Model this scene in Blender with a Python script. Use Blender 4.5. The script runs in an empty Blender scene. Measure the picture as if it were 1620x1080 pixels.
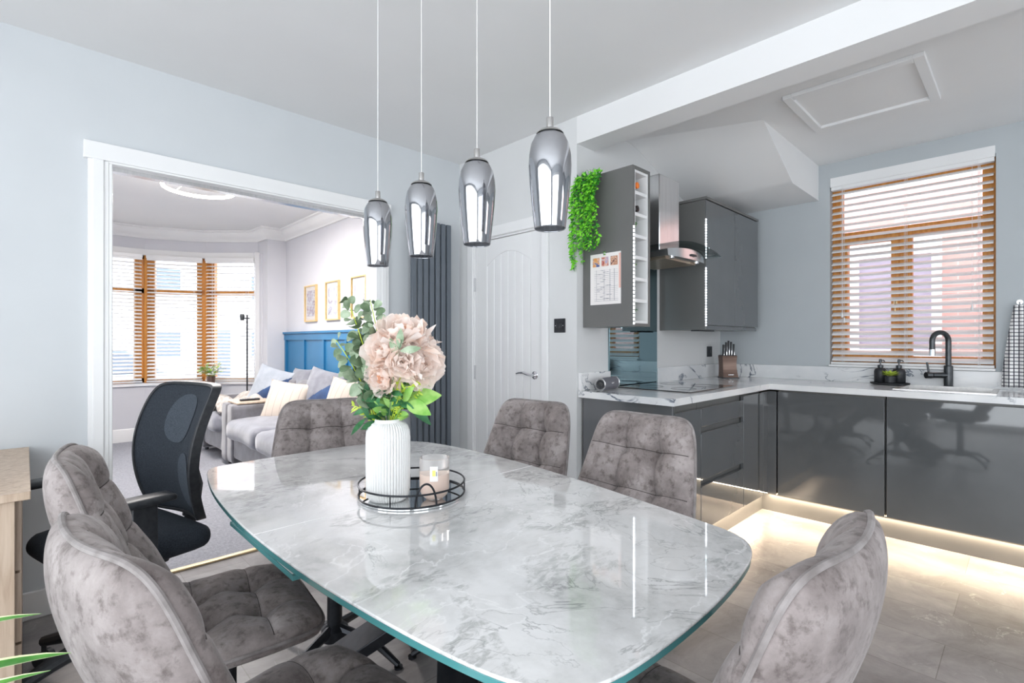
import bpy, bmesh, math, random
from mathutils import Vector, Matrix, noise
S = bpy.context.scene
COL = S.collection
PI = math.pi
# ------------------------------------------------------------------ camera
FPX = 794.6
YAW = math.radians(45.9)
cam_d = bpy.data.cameras.new('camera'); cam = bpy.data.objects.new('camera', cam_d); COL.objects.link(cam)
cam.location = (0, 0, 1.2)
cam.rotation_euler = (PI/2, 0, YAW - PI/2)
cam_d.sensor_width = 36; cam_d.lens = FPX/1620*36
cam_d.shift_y = 1.0/1620; cam_d.clip_start = 0.05
S.camera = cam
# ------------------------------------------------------------------ world, exposure
W = bpy.data.worlds.new('sky'); S.world = W; W.use_nodes = True
bg = W.node_tree.nodes['Background']
bg.inputs[0].default_value = (0.90, 0.95, 1.0, 1); bg.inputs[1].default_value = 1.0
S.view_settings.view_transform = 'Standard'; S.view_settings.look = 'None'
S.view_settings.gamma = 1; S.view_settings.use_curve_mapping = False
S.view_settings.exposure = 2.32
def portal(loc, rot, sx, sy):
    l = bpy.data.lights.new('daylight_portal', 'AREA'); l.shape = 'RECTANGLE'; l.size = sx; l.size_y = sy
    l.cycles.is_portal = True
    o = bpy.data.objects.new('daylight_portal', l); COL.objects.link(o); o.location = loc; o.rotation_euler = rot
portal((-1.95, -0.1, 1.23), (0, -PI/2, 0), 2.45, 4.4)
portal((-.25, -2.65, 1.15), (PI/2, 0, 0), 2.3, 2.3)
portal((3.25, -2.65, 1.57), (PI/2, 0, 0), 1.3, 1.35)
portal((4.5, 0.6, 1.7), (0, PI/2, 0), 1.4, 0.95)
portal((0.55, 7.7, 1.45), (-PI/2, 0, 0), 3.0, 1.6)
# ------------------------------------------------------------------ materials
def P(name, col=(.8, .8, .8), rough=.5, metal=0, trans=0, ior=1.45, coat=0, emit=None, es=0, sheen=0, spec=None):
    m = bpy.data.materials.new(name); m.use_nodes = True
    b = m.node_tree.nodes['Principled BSDF']
    b.inputs['Base Color'].default_value = (*col, 1); b.inputs['Roughness'].default_value = rough
    b.inputs['Metallic'].default_value = metal; b.inputs['Transmission Weight'].default_value = trans
    b.inputs['IOR'].default_value = ior; b.inputs['Coat Weight'].default_value = coat
    b.inputs['Coat Roughness'].default_value = .03
    b.inputs['Sheen Weight'].default_value = sheen
    if spec is not None: b.inputs['Specular IOR Level'].default_value = spec
    if emit: b.inputs['Emission Color'].default_value = (*emit, 1); b.inputs['Emission Strength'].default_value = es
    m.diffuse_color = (*col, 1)
    return m
def N(m, t, **kw):
    n = m.node_tree.nodes.new(t)
    for k, v in kw.items():
        if k in n.inputs: n.inputs[k].default_value = v
        else: setattr(n, k, v)
    return n
def LK(m, a, b): m.node_tree.links.new(a, b)
def BS(m): return m.node_tree.nodes['Principled BSDF']
def coords(m, scale=(1, 1, 1), rot=(0, 0, 0), gen=False):
    t = N(m, 'ShaderNodeTexCoord'); mp = N(m, 'ShaderNodeMapping')
    mp.inputs['Scale'].default_value = scale; mp.inputs['Rotation'].default_value = rot
    LK(m, t.outputs['Object'], mp.inputs['Vector']); return mp.outputs['Vector']
def wcoords(m, scale=(1, 1, 1), rot=(0, 0, 0), loc=(0, 0, 0)):
    t = N(m, 'ShaderNodeNewGeometry'); mp = N(m, 'ShaderNodeMapping')
    mp.inputs['Scale'].default_value = scale; mp.inputs['Rotation'].default_value = rot; mp.inputs['Location'].default_value = loc
    LK(m, t.outputs['Position'], mp.inputs['Vector']); return mp.outputs['Vector']
def ramp(m, src, stops):
    r = N(m, 'ShaderNodeValToRGB'); e = r.color_ramp.elements
    while len(e) < len(stops): e.new(.5)
    for i, (p, c) in enumerate(stops): e[i].position = p; e[i].color = (*c, 1) if len(c) == 3 else c
    LK(m, src, r.inputs[0]); return r.outputs[0]
def noi(m, vec, scale, detail=4, rough=.5, dist=0):
    n = N(m, 'ShaderNodeTexNoise'); n.inputs['Scale'].default_value = scale; n.inputs['Detail'].default_value = detail
    n.inputs['Roughness'].default_value = rough; n.inputs['Distortion'].default_value = dist
    LK(m, vec, n.inputs['Vector']); return n.outputs['Fac']
def bump(m, h, strength=.2, dist=.01):
    b = N(m, 'ShaderNodeBump'); b.inputs['Strength'].default_value = strength; b.inputs['Distance'].default_value = dist
    LK(m, h, b.inputs['Height']); LK(m, b.outputs[0], BS(m).inputs['Normal'])
def mixc(m, fac, a, b, mode='MIX'):
    x = N(m, 'ShaderNodeMix'); x.data_type = 'RGBA'; x.blend_type = mode
    if isinstance(fac, (int, float)): x.inputs[0].default_value = fac
    else: LK(m, fac, x.inputs[0])
    for i, v in ((6, a), (7, b)):
        if isinstance(v, tuple): x.inputs[i].default_value = (*v, 1)
        else: LK(m, v, x.inputs[i])
    return x.outputs[2]
def math_(m, op, a, b=None):
    x = N(m, 'ShaderNodeMath'); x.operation = op
    for i, v in ((0, a), (1, b)):
        if v is None: continue
        if isinstance(v, (int, float)): x.inputs[i].default_value = v
        else: LK(m, v, x.inputs[i])
    return x.outputs[0]
def noisy(name, c1, c2, scale=20, rough=.6, bumps=0, detail=5, lo=.35, hi=.65, stretch=(1, 1, 1), world=False, bs=None, bd=.005, **kw):
    m = P(name, c1, rough, **kw)
    v = wcoords(m, stretch) if world else coords(m, stretch)
    f = noi(m, v, scale, detail)
    LK(m, ramp(m, f, [(lo, c1), (hi, c2)]), BS(m).inputs['Base Color'])
    if bumps:
        f2 = noi(m, v, bs or scale*3, 3); bump(m, f2, bumps, bd)
    return m
M = {}
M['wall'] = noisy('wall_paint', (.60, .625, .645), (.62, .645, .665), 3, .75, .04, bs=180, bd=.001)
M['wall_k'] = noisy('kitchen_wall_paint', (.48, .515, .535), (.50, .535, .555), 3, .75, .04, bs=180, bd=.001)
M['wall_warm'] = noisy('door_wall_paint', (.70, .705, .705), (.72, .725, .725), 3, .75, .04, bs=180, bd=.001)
M['wall_l'] = noisy('lounge_paint', (.68, .68, .72), (.70, .70, .735), 3, .75, .04, bs=180, bd=.001)
M['ceil'] = noisy('ceiling_paint', (.80, .80, .80), (.82, .82, .82), 2, .85, .03, bs=150, bd=.001)
M['gloss_white'] = noisy('satin_white_paint', (.84, .84, .84), (.86, .86, .86), 4, .3)
M['white'] = noisy('white_laminate', (.82, .82, .82), (.85, .85, .85), 8, .4)
def slatmat():
    m = noisy('white_blind', (.94, .94, .94), (.95, .95, .95), 8, .3)
    tr = N(m, 'ShaderNodeBsdfTranslucent'); tr.inputs[0].default_value = (.95, .95, .95, 1); mx = N(m, 'ShaderNodeMixShader'); mx.inputs[0].default_value = .15
    o = m.node_tree.nodes['Material Output']; LK(m, BS(m).outputs[0], mx.inputs[1]); LK(m, tr.outputs[0], mx.inputs[2]); LK(m, mx.outputs[0], o.inputs[0]); return m
M['slat'] = slatmat()
M['cord'] = P('white_cord', (.85, .85, .85), .6)
M['black'] = noisy('black_plastic', (.018, .020, .024), (.03, .032, .036), 60, .42)
M['blackmetal'] = noisy('black_metal', (.02, .022, .027), (.03, .032, .037), 30, .35, metal=.6)
M['gunmetal'] = noisy('gunmetal', (.06, .065, .07), (.09, .095, .10), 30, .3, metal=.7)
M['chrome'] = P('chrome', (.8, .8, .82), .08, 1)
M['steel'] = noisy('brushed_steel', (.68, .68, .69), (.78, .78, .79), 90, .22, stretch=(1, 1, .02), metal=1)
M['nickel'] = noisy('brushed_nickel', (.50, .49, .48), (.6, .59, .58), 90, .3, metal=1)
M['sinksteel'] = noisy('sink_steel', (.62, .61, .60), (.70, .69, .68), 50, .3, metal=.9)
M['unit'] = noisy('gloss_charcoal', (.10, .107, .113), (.108, .115, .121), 5, .05, coat=.7, spec=.6)
M['unit_side'] = noisy('satin_charcoal', (.145, .145, .14), (.155, .155, .15), 5, .3)
M['void'] = P('shadow_gap', (.03, .03, .035), .6)
M['rad'] = noisy('anthracite_radiator', (.12, .14, .165), (.13, .15, .175), 6, .32)
M['oakframe'] = noisy('golden_oak_frame', (.55, .22, .04), (.68, .31, .07), 14, .4, stretch=(4, 4, .4))
M['smoke'] = P('smoked_glass', (.62, .63, .66), .03, .68, 1, 1.1)
M['glass'] = P('clear_glass', (.97, .99, 1), .01, 0, 1, 1.16)
def canopy():
    m = bpy.data.materials.new('canopy_glass'); m.use_nodes = True; nt = m.node_tree; nt.nodes.clear()
    o = nt.nodes.new('ShaderNodeOutputMaterial'); t = nt.nodes.new('ShaderNodeBsdfTransparent'); g = nt.nodes.new('ShaderNodeBsdfGlossy'); x = nt.nodes.new('ShaderNodeMixShader'); fr = nt.nodes.new('ShaderNodeLayerWeight')
    t.inputs[0].default_value = (.90, .95, .95, 1); g.inputs['Roughness'].default_value = .02; fr.inputs[0].default_value = .12
    mu = nt.nodes.new('ShaderNodeMath'); mu.operation = 'MULTIPLY'; mu.inputs[1].default_value = .75; nt.links.new(fr.outputs['Fresnel'], mu.inputs[0]); nt.links.new(mu.outputs[0], x.inputs[0]); nt.links.new(t.outputs[0], x.inputs[1]); nt.links.new(g.outputs[0], x.inputs[2]); nt.links.new(x.outputs[0], o.inputs[0]); return m
M['canopy'] = canopy()
M['pane'] = P('window_glass', (1, 1, 1), 0, 0, 1, 1.02)
M['teal'] = P('green_glass_edge', (.10, .36, .37), .06, 0, .35, 1.5)
M['mirror'] = P('mirror', (.82, .84, .85), .02, 1)
M['splash'] = P('smoked_mirror_glass', (.26, .38, .42), .03, 1)
M['hob'] = P('black_glass', (.02, .02, .022), .03, coat=1)
M['carpet'] = noisy('grey_carpet', (.50, .51, .57), (.66, .67, .73), 70, .95, 1.0, world=True, bs=240, bd=.02)
M['brass'] = noisy('gold_strip', (.70, .55, .32), (.78, .62, .4), 30, .3, metal=.8)
M['gold'] = noisy('gold_frame', (.72, .5, .22), (.8, .58, .28), 30, .35, metal=.5)
M['blue'] = noisy('blue_panel_paint', (.02, .17, .36), (.025, .19, .39), 4, .4)
M['sofa'] = noisy('grey_velvet', (.13, .125, .135), (.23, .23, .255), 7, .7, .1, sheen=.6)
M['cush_grey'] = noisy('grey_velvet_cushion', (.17, .175, .21), (.27, .28, .32), 9, .6, .1, sheen=.6)
M['cush_light'] = noisy('pale_blue_velvet', (.36, .40, .46), (.46, .50, .56), 9, .6, .1, sheen=.5)
M['cush_navy'] = noisy('navy_velvet', (.01, .04, .13), (.03, .09, .24), 9, .6, .1, sheen=.5)
M['vase'] = noisy('white_ceramic', (.76, .76, .75), (.79, .79, .78), 6, .5)
M['wax'] = P('peach_wax', (.93, .72, .60), .4)
M['frost'] = P('frosted_glass', (.97, .95, .94), .12, 0, .85, 1.2)
M['greyjar'] = P('grey_glass_jar', (.62, .6, .58), .2, 0, .3)
M['cloth'] = noisy('mesh_fabric', (.012, .017, .025), (.03, .038, .05), 300, .85, .5, bs=500, bd=.002)
M['cloth2'] = noisy('mesh_fabric_light', (.025, .034, .047), (.065, .08, .10), 300, .8, .5, bs=500, bd=.002)
M['pot'] = P('white_pot', (.85, .85, .85), .4)
M['led_warm'] = P('warm_led_strip', (1, .8, .5), .5, emit=(1, .72, .42), es=.8)
M['led_cool'] = P('cool_led_strip', (1, 1, 1), .5, emit=(.85, .92, 1), es=2.2)
M['ring'] = P('lit_ring', (1, .9, .8), .5, emit=(1, .88, .78), es=4)
M['copper'] = noisy('brown_brushed_metal', (.17, .11, .09), (.23, .16, .13), 60, .35, stretch=(.05, 1, 1), metal=.7)
M['wine'] = P('dark_bottle', (.02, .012, .012), .1)
M['orange'] = P('orange_foil', (.9, .22, .03), .3)
M['paper'] = P('paper', (.88, .84, .82), .6)
M['ink'] = P('ink', (.25, .25, .30), .6)
M['filter'] = noisy('hood_filter', (.45, .37, .28), (.52, .44, .34), 80, .35, metal=.8)
M['buttercup'] = P('yellow', (.85, .8, .2), .5)
def leafmat(name, c1, c2, rough=.5):
    m = noisy(name, c1, c2, 35, rough, detail=3)
    b = BS(m); b.inputs['Subsurface Weight'].default_value = 0
    return m
M['euc'] = leafmat('eucalyptus_leaf', (.20, .28, .17), (.38, .46, .33))
M['euc_d'] = leafmat('eucalyptus_leaf_dark', (.09, .15, .08), (.18, .26, .15))
M['stem'] = leafmat('lime_stem', (.45, .60, .04), (.60, .72, .08))
M['leaf_d'] = leafmat('dark_leaf', (.015, .085, .03), (.05, .20, .07))
M['leaf_l'] = leafmat('light_leaf', (.18, .42, .07), (.34, .56, .16))
M['fern'] = leafmat('fern_leaf', (.42, .6, .05), (.6, .72, .12))
M['ivy'] = leafmat('ivy_leaf', (.16, .62, .03), (.30, .82, .06))
M['ivy_d'] = leafmat('ivy_leaf_dark', (.02, .20, .02), (.06, .34, .03))
M['petal'] = leafmat('peach_petal', (.98, .74, .62), (.99, .88, .80))
M['petal_l'] = leafmat('pale_petal', (.98, .85, .78), (.99, .92, .88))
M['petal_o'] = leafmat('orange_petal', (.80, .30, .12), (.88, .45, .25))
M['dracaena'] = leafmat('dark_green_leaf', (.04, .20, .02), (.10, .34, .04))
M['dracaena_e'] = leafmat('leaf_edge_cream', (.66, .74, .40), (.8, .84, .55))
for nm_ in ('petal', 'petal_l', 'petal_o'):
    m_ = M[nm_]; tr_ = N(m_, 'ShaderNodeBsdfTranslucent'); tr_.inputs[0].default_value = (1, .90, .84, 1); mx_ = N(m_, 'ShaderNodeMixShader'); mx_.inputs[0].default_value = .42
    LK(m_, BS(m_).outputs[0], mx_.inputs[1]); LK(m_, tr_.outputs[0], mx_.inputs[2]); LK(m_, mx_.outputs[0], m_.node_tree.nodes['Material Output'].inputs[0])
M['wflower'] = P('white_petal', (.9, .9, .88), .6)
# suede of the dining chairs
def suede():
    m = P('taupe_suede', (.3, .27, .26), .85, sheen=.15)
    v = wcoords(m)
    n1 = noi(m, v, 8, 9, .66, .1); n2 = noi(m, v, 42, 7, .68, .1)
    c = ramp(m, n1, [(.34, (.15, .125, .12)), (.5, (.245, .212, .205)), (.66, (.36, .32, .312))])
    c2 = ramp(m, n2, [(.35, (.40, .37, .36)), (.50, (1, 1, 1))])
    LK(m, mixc(m, .75, c, c2, 'MULTIPLY'), BS(m).inputs['Base Color'])
    bump(m, noi(m, v, 55, 6), .18, .006)
    BS(m).inputs['Sheen Roughness'].default_value = .4
    return m
M['suede'] = suede()
def suede_pipe():
    m = noisy('taupe_piping', (.17, .15, .145), (.28, .255, .25), 30, .85, .1, sheen=.1); return m
M['piping'] = suede_pipe()
M['seam'] = P('dark_seam_thread', (.06, .05, .048), .9)
M['seam_b'] = P('dark_tuft_button', (.10, .085, .08), .9)
# worktop marble
def veins(m, v, scale, width, dist=1.6, detail=5):
    a = noi(m, v, scale, detail, .55, dist)
    b = math_(m, 'ABSOLUTE', math_(m, 'SUBTRACT', a, .5))
    return ramp(m, b, [(0, (1, 1, 1)), (width, (0, 0, 0))])
def marble():
    m = P('white_marble', (.85, .85, .85), .12)
    v = wcoords(m, (1, 1, 1.3))
    a = veins(m, v, 2.6, .018, 1.2)
    mask = ramp(m, noi(m, wcoords(m, loc=(3, 1, 0)), 2.8, 2), [(.50, (0, 0, 0)), (.60, (1, 1, 1))])
    f = math_(m, 'MULTIPLY', a, mask)
    base = ramp(m, noi(m, v, 3, 5), [(.35, (.74, .755, .77)), (.6, (.86, .86, .86))])
    LK(m, mixc(m, f, base, (.10, .13, .18)), BS(m).inputs['Base Color'])
    return m
M['marble'] = marble()
def table_marble():
    m = P('grey_marble_ceramic', (.7, .7, .7), .045, coat=.6)
    v = wcoords(m)
    base = ramp(m, noi(m, v, 3.6, 9, .66, .25), [(.28, (.36, .365, .36)), (.42, (.60, .60, .595)), (.55, (.74, .74, .74)), (.8, (.82, .82, .82))])
    vw = veins(m, v, 3.2, .008, .5, 6)
    c = mixc(m, math_(m, 'MULTIPLY', vw, .75), base, (.84, .84, .84))
    vd = veins(m, wcoords(m, loc=(5, 2, 0)), 3.4, .010, 2.2, 8)
    mask = ramp(m, noi(m, wcoords(m, loc=(1, 7, 0)), 3.2, 3), [(.48, (0, 0, 0)), (.62, (1, 1, 1))])
    c = mixc(m, math_(m, 'MULTIPLY', math_(m, 'MULTIPLY', vd, mask), .6), c, (.16, .17, .17))
    patch = ramp(m, noi(m, wcoords(m, loc=(2, 3, 0)), 3.0, 9, .62, 1.0), [(.53, (0, 0, 0)), (.58, (1, 1, 1))])
    fine = ramp(m, noi(m, wcoords(m, (1, 2.2, 1), (0, 0, .7)), 26, 8, .7, .8), [(.42, (1, 1, 1)), (.56, (0, 0, 0))])
    c = mixc(m, math_(m, 'MULTIPLY', math_(m, 'MULTIPLY', patch, fine), .55), c, (.25, .26, .25))
    LK(m, c, BS(m).inputs['Base Color'])
    return m
M['tablemarble'] = table_marble()
def floor_mat():
    m = P('stone_tile_floor', (.4, .37, .35), .38)
    v = wcoords(m, (1, 1, 1), (0, 0, PI/2), (0, 0, 0))
    br = N(m, 'ShaderNodeTexBrick'); LK(m, wcoords(m, (1, 1, 1), (0, 0, PI/2), (.235, .30, 0)), br.inputs['Vector'])
    br.inputs['Scale'].default_value = 1; br.offset = .36; br.inputs['Brick Width'].default_value = .92; br.inputs['Row Height'].default_value = .292
    br.inputs['Mortar Size'].default_value = .0014; br.inputs['Mortar Smooth'].default_value = 0
    br.inputs['Color1'].default_value = (.235, .222, .220, 1); br.inputs['Color2'].default_value = (.33, .313, .308, 1); br.inputs['Mortar'].default_value = (.17, .16, .15, 1)
    n1 = noi(m, wcoords(m), 3.5, 9, .68, .6)
    c = mixc(m, .8, br.outputs['Color'], ramp(m, n1, [(.3, (.50, .48, .48)), (.5, (.95, .94, .94)), (.68, (1.4, 1.38, 1.36))]), 'MULTIPLY')
    vw = veins(m, wcoords(m, loc=(2, 0, 0)), 3.2, .005, 1.6, 7)
    mask = ramp(m, noi(m, wcoords(m, loc=(9, 0, 0)), 3, 2), [(.5, (0, 0, 0)), (.6, (1, 1, 1))])
    c = mixc(m, math_(m, 'MULTIPLY', math_(m, 'MULTIPLY', vw, mask), .5), c, (.72, .7, .68))
    LK(m, c, BS(m).inputs['Base Color'])
    bump(m, n1, .08, .01)
    return m
M['floor'] = floor_mat()
def oak():
    m = P('light_oak', (.5, .38, .27), .5)
    v = coords(m, (14, 14, 1.2))
    n1 = noi(m, v, 4, 6, .6, .4)
    LK(m, ramp(m, n1, [(.3, (.42, .31, .225)), (.5, (.54, .42, .32)), (.7, (.62, .50, .395))]), BS(m).inputs['Base Color'])
    return m
M['oak'] = oak()
def brick():
    m = P('red_brick', (.5, .2, .15), .85)
    br = N(m, 'ShaderNodeTexBrick')
    LK(m, wcoords(m, (1, 1, 1), (PI/2, 0, PI/2)), br.inputs['Vector'])
    # bricks run along world Y, courses along world Z
    t = N(m, 'ShaderNodeSeparateXYZ'); g = N(m, 'ShaderNodeNewGeometry'); LK(m, g.outputs['Position'], t.inputs[0])
    cmb = N(m, 'ShaderNodeCombineXYZ'); LK(m, t.outputs['Y'], cmb.inputs[0]); LK(m, t.outputs['Z'], cmb.inputs[1])
    LK(m, cmb.outputs[0], br.inputs['Vector'])
    br.inputs['Scale'].default_value = 1; br.inputs['Brick Width'].default_value = .225; br.inputs['Row Height'].default_value = .075
    br.inputs['Mortar Size'].default_value = .006
    br.inputs['Color1'].default_value = (.62, .36, .33, 1); br.inputs['Color2'].default_value = (.70, .44, .40, 1); br.inputs['Mortar'].default_value = (.68, .54, .50, 1)
    LK(m, br.outputs['Color'], BS(m).inputs['Base Color']); return m
M['brick'] = brick()
M['ext_white'] = noisy('white_upvc', (.85, .85, .86), (.88, .88, .88), 5, .4)
M['ext_glass'] = P('curtained_glass', (.42, .38, .48), .15)
M['asphalt'] = noisy('pale_asphalt', (.50, .50, .52), (.62, .62, .64), 30, .9, world=True)
M['render_w'] = noisy('pale_render', (.70, .70, .72), (.76, .76, .78), 5, .9)
M['roof'] = noisy('roof_tiles', (.45, .40, .42), (.52, .47, .48), 12, .9)
M['carpaint'] = P('blue_grey_paint', (.38, .48, .60), .2, coat=.6)
M['carglass'] = P('car_window', (.16, .20, .25), .08)
def stripes(name, base, line, freq, width, axis=0, base2=None):
    m = P(name, base, .75)
    t = N(m, 'ShaderNodeTexCoord'); s = N(m, 'ShaderNodeSeparateXYZ'); LK(m, t.outputs['Object'], s.inputs[0])
    x = math_(m, 'FRACT', math_(m, 'MULTIPLY', s.outputs[axis], freq))
    LK(m, mixc(m, math_(m, 'LESS_THAN', x, width), base, line), BS(m).inputs['Base Color']); return m
M['cush_beige'] = stripes('beige_striped_cotton', (.62, .54, .47), (.42, .34, .30), 14, .07, 0)
M['throw'] = noisy('beige_knit', (.45, .40, .36), (.72, .67, .62), 26, .9, .5, bs=60, bd=.02)
def check():
    m = P('checked_tea_towel', (.85, .85, .85), .85)
    t = N(m, 'ShaderNodeTexCoord'); s = N(m, 'ShaderNodeSeparateXYZ'); LK(m, t.outputs['Object'], s.inputs[0])
    a = math_(m, 'LESS_THAN', math_(m, 'FRACT', math_(m, 'MULTIPLY', s.outputs[1], 46)), .22)
    b = math_(m, 'LESS_THAN', math_(m, 'FRACT', math_(m, 'MULTIPLY', s.outputs[2], 46)), .22)
    LK(m, mixc(m, math_(m, 'MAXIMUM', a, b), (.86, .85, .84), (.03, .03, .05)), BS(m).inputs['Base Color']); return m
M['check'] = check()
def art(name, seed):
    m = P(name, (.5, .5, .6), .25)
    v = coords(m, (1, 1, 1)); mp = wcoords(m, loc=(seed, seed*2, 0))
    LK(m, ramp(m, noi(m, mp, 9, 6, .6, 1), [(.35, (.62, .60, .66)), (.48, (.78, .77, .82)), (.62, (.40, .34, .44))]), BS(m).inputs['Base Color'])
    return m
# ------------------------------------------------------------------ mesh helpers
OFF = {}
class MB:
    def __init__(s): s.bm = bmesh.new(); s.mi = 0; s.k = 0
    def _new(s, fs):
        for f in fs: f.material_index = s.mi
    def mesh(s, vs, fs):
        v = [s.bm.verts.new(p) for p in vs]; out = []
        for f in fs:
            try: out.append(s.bm.faces.new([v[i] for i in f]))
            except ValueError: pass
        s._new(out); return s
    def box(s, x0, y0, z0, x1, y1, z1, M4=None):
        x0, x1 = min(x0, x1), max(x0, x1); y0, y1 = min(y0, y1), max(y0, y1); z0, z1 = min(z0, z1), max(z0, z1)
        e = .00015*(s.k % 7); s.k += 1; x0 -= e; y0 -= e; x1 += e; y1 += e; z1 += e
        vs = [(x, y, z) for z in (z0, z1) for y in (y0, y1) for x in (x0, x1)]
        if M4 is not None: vs = [M4 @ Vector(v) for v in vs]
        return s.mesh(vs, [(0, 2, 3, 1), (4, 5, 7, 6), (0, 1, 5, 4), (2, 6, 7, 3), (0, 4, 6, 2), (1, 3, 7, 5)])
    def prism(s, poly, d0, d1, axis='z'):
        n = len(poly)
        def q(a, b, d):
            return {'z': (a, b, d), 'y': (a, d, b), 'x': (d, a, b)}[axis]
        vs = [q(a, b, d0) for a, b in poly] + [q(a, b, d1) for a, b in poly]
        fs = [tuple(range(n))[::-1], tuple(range(n, 2*n))] + [(i, (i+1) % n, n+(i+1) % n, n+i) for i in range(n)]
        return s.mesh(vs, fs)
    def lathe(s, prof, c=(0, 0, 0), n=32, capb=True, capt=True, ribs=0, ribd=0, axis=None):
        vs = []; fs = []
        rot = Matrix.Identity(3)
        if axis is not None: rot = Vector((0, 0, 1)).rotation_difference(Vector(axis)).to_matrix()
        c = Vector(c)
        for r, z in prof:
            for i in range(n):
                a = 2*PI*i/n; rr = r
                if ribs: rr = r - ribd*(1-abs(math.cos(ribs*a/2)))*min(1, r*30)
                vs.append(c + rot @ Vector((rr*math.cos(a), rr*math.sin(a), z)))
        for j in range(len(prof)-1):
            for i in range(n):
                k = (i+1) % n; fs.append((j*n+i, j*n+k, (j+1)*n+k, (j+1)*n+i))
        if capb: fs.append(tuple(range(n))[::-1])
        if capt: fs.append(tuple(range((len(prof)-1)*n, len(prof)*n)))
        return s.mesh(vs, fs)
    def cyl(s, p0, p1, r0, r1=None, n=16):
        p0 = Vector(p0); p1 = Vector(p1); d = p1-p0
        return s.lathe([(r0, 0), (r1 if r1 is not None else r0, d.length)], p0, n, axis=d.normalized())
    def tube(s, pts, r, n=8, closed=False):
        pts = [Vector(p) for p in pts]; m = len(pts); vs = []; fs = []
        rr = r if isinstance(r, (list, tuple)) else [r]*m
        prev = None
        for i, p in enumerate(pts):
            if closed: t = pts[(i+1) % m]-pts[i-1]
            else: t = pts[min(i+1, m-1)]-pts[max(i-1, 0)]
            t.normalize()
            if prev is None:
                a = Vector((0, 0, 1)) if abs(t.z) < .9 else Vector((1, 0, 0))
                u = t.cross(a).normalized()
            else:
                u = (prev - t*prev.dot(t)).normalized()
            prev = u; w = t.cross(u)
            for k in range(n):
                a = 2*PI*k/n; vs.append(p+(u*math.cos(a)+w*math.sin(a))*rr[i])
        for i in range(m if closed else m-1):
            j = (i+1) % m
            for k in range(n):
                l = (k+1) % n; fs.append((i*n+k, i*n+l, j*n+l, j*n+k))
        if not closed: fs += [tuple(range(n))[::-1], tuple(range((m-1)*n, m*n))]
        return s.mesh(vs, fs)
    def grid(s, fn, nu, nv):
        vs = [fn(i/nu, j/nv) for j in range(nv+1) for i in range(nu+1)]
        return s.mesh(vs, [(j*(nu+1)+i, j*(nu+1)+i+1, (j+1)*(nu+1)+i+1, (j+1)*(nu+1)+i) for j in range(nv) for i in range(nu)])
    def leaf(s, p, d, up, L, Wd, bend=.15, fold=.15, n=5, shape=1.0):
        p = Vector(p); d = Vector(d).normalized(); up = Vector(up)
        side = d.cross(up)
        if side.length < 1e-4: side = d.cross(Vector((1, .3, 0)))
        side.normalize(); up = side.cross(d).normalized()
        vs = []; fs = []
        for i in range(n+1):
            t = i/n; w = Wd/2*math.sin(PI*min(1, max(0.02, t**shape)))**.8 if 0 < i < n else Wd*.03
            c = p+d*L*t - up*bend*L*t*t
            vs += [c-side*w+up*fold*w, c, c+side*w+up*fold*w]
        for i in range(n):
            a = i*3; fs += [(a, a+1, a+4, a+3), (a+1, a+2, a+5, a+4)]
        return s.mesh(vs, fs)
    def obj(s, name, mats, parent=None, smooth=35, bevel=0, weld=False, seg=2, solid=0):
        if weld: bmesh.ops.remove_doubles(s.bm, verts=s.bm.verts, dist=1e-5)
        if not solid: pass
        bmesh.ops.recalc_face_normals(s.bm, faces=s.bm.faces)
        me = bpy.data.meshes.new(name)
        off = OFF.get(parent.name) if parent is not None else None
        if off is not None: bmesh.ops.translate(s.bm, verts=s.bm.verts, vec=-off)
        s.bm.to_mesh(me); s.bm.free()
        for mt in (mats if isinstance(mats, (list, tuple)) else [mats]): me.materials.append(M[mt] if isinstance(mt, str) else mt)
        if smooth:
            me.polygons.foreach_set('use_smooth', [True]*len(me.polygons))
            me.set_sharp_from_angle(angle=math.radians(smooth))
        o = bpy.data.objects.new(name, me); COL.objects.link(o)
        if parent is not None:
            o.parent = parent
            if off is not None: OFF[o.name] = off
        if solid:
            md = o.modifiers.new('thick', 'SOLIDIFY'); md.thickness = solid; md.offset = 0
        if bevel:
            md = o.modifiers.new('bevel', 'BEVEL'); md.width = bevel; md.segments = seg; md.limit_method = 'ANGLE'; md.angle_limit = math.radians(40)
        return o
def tag(o, label=None, cat=None, group=None, kind=None):
    if label: o['label'] = label
    if cat: o['category'] = cat
    if group: o['group'] = group
    if kind: o['kind'] = kind
    return o
def thing(name, label, cat, loc=(0, 0, 0), rz=0, group=None, world=False):
    o = bpy.data.objects.new(name, None); COL.objects.link(o); o.location = loc; o.rotation_euler = (0, 0, rz); o.empty_display_size = .1
    tag(o, label, cat, group)
    if world: OFF[o.name] = Vector(loc)
    return o
def struct(o): o['kind'] = 'structure'; return o
def kids(o): return [c for c in bpy.data.objects if c.parent == o]
def dup(root, loc, rz=None, label=None, scale=None):
    ch = {}
    for c in bpy.data.objects:
        if c.parent is not None: ch.setdefault(c.parent, []).append(c)
    def cp(o, par):
        n = o.copy(); COL.objects.link(n); n.parent = par
        for c in ch.get(o, []): cp(c, n)
        return n
    r = cp(root, None); r.location = loc
    if rz is not None: r.rotation_euler = (0, 0, rz)
    if scale: r.scale = scale
    if label: r['label'] = label
    return r
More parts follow.
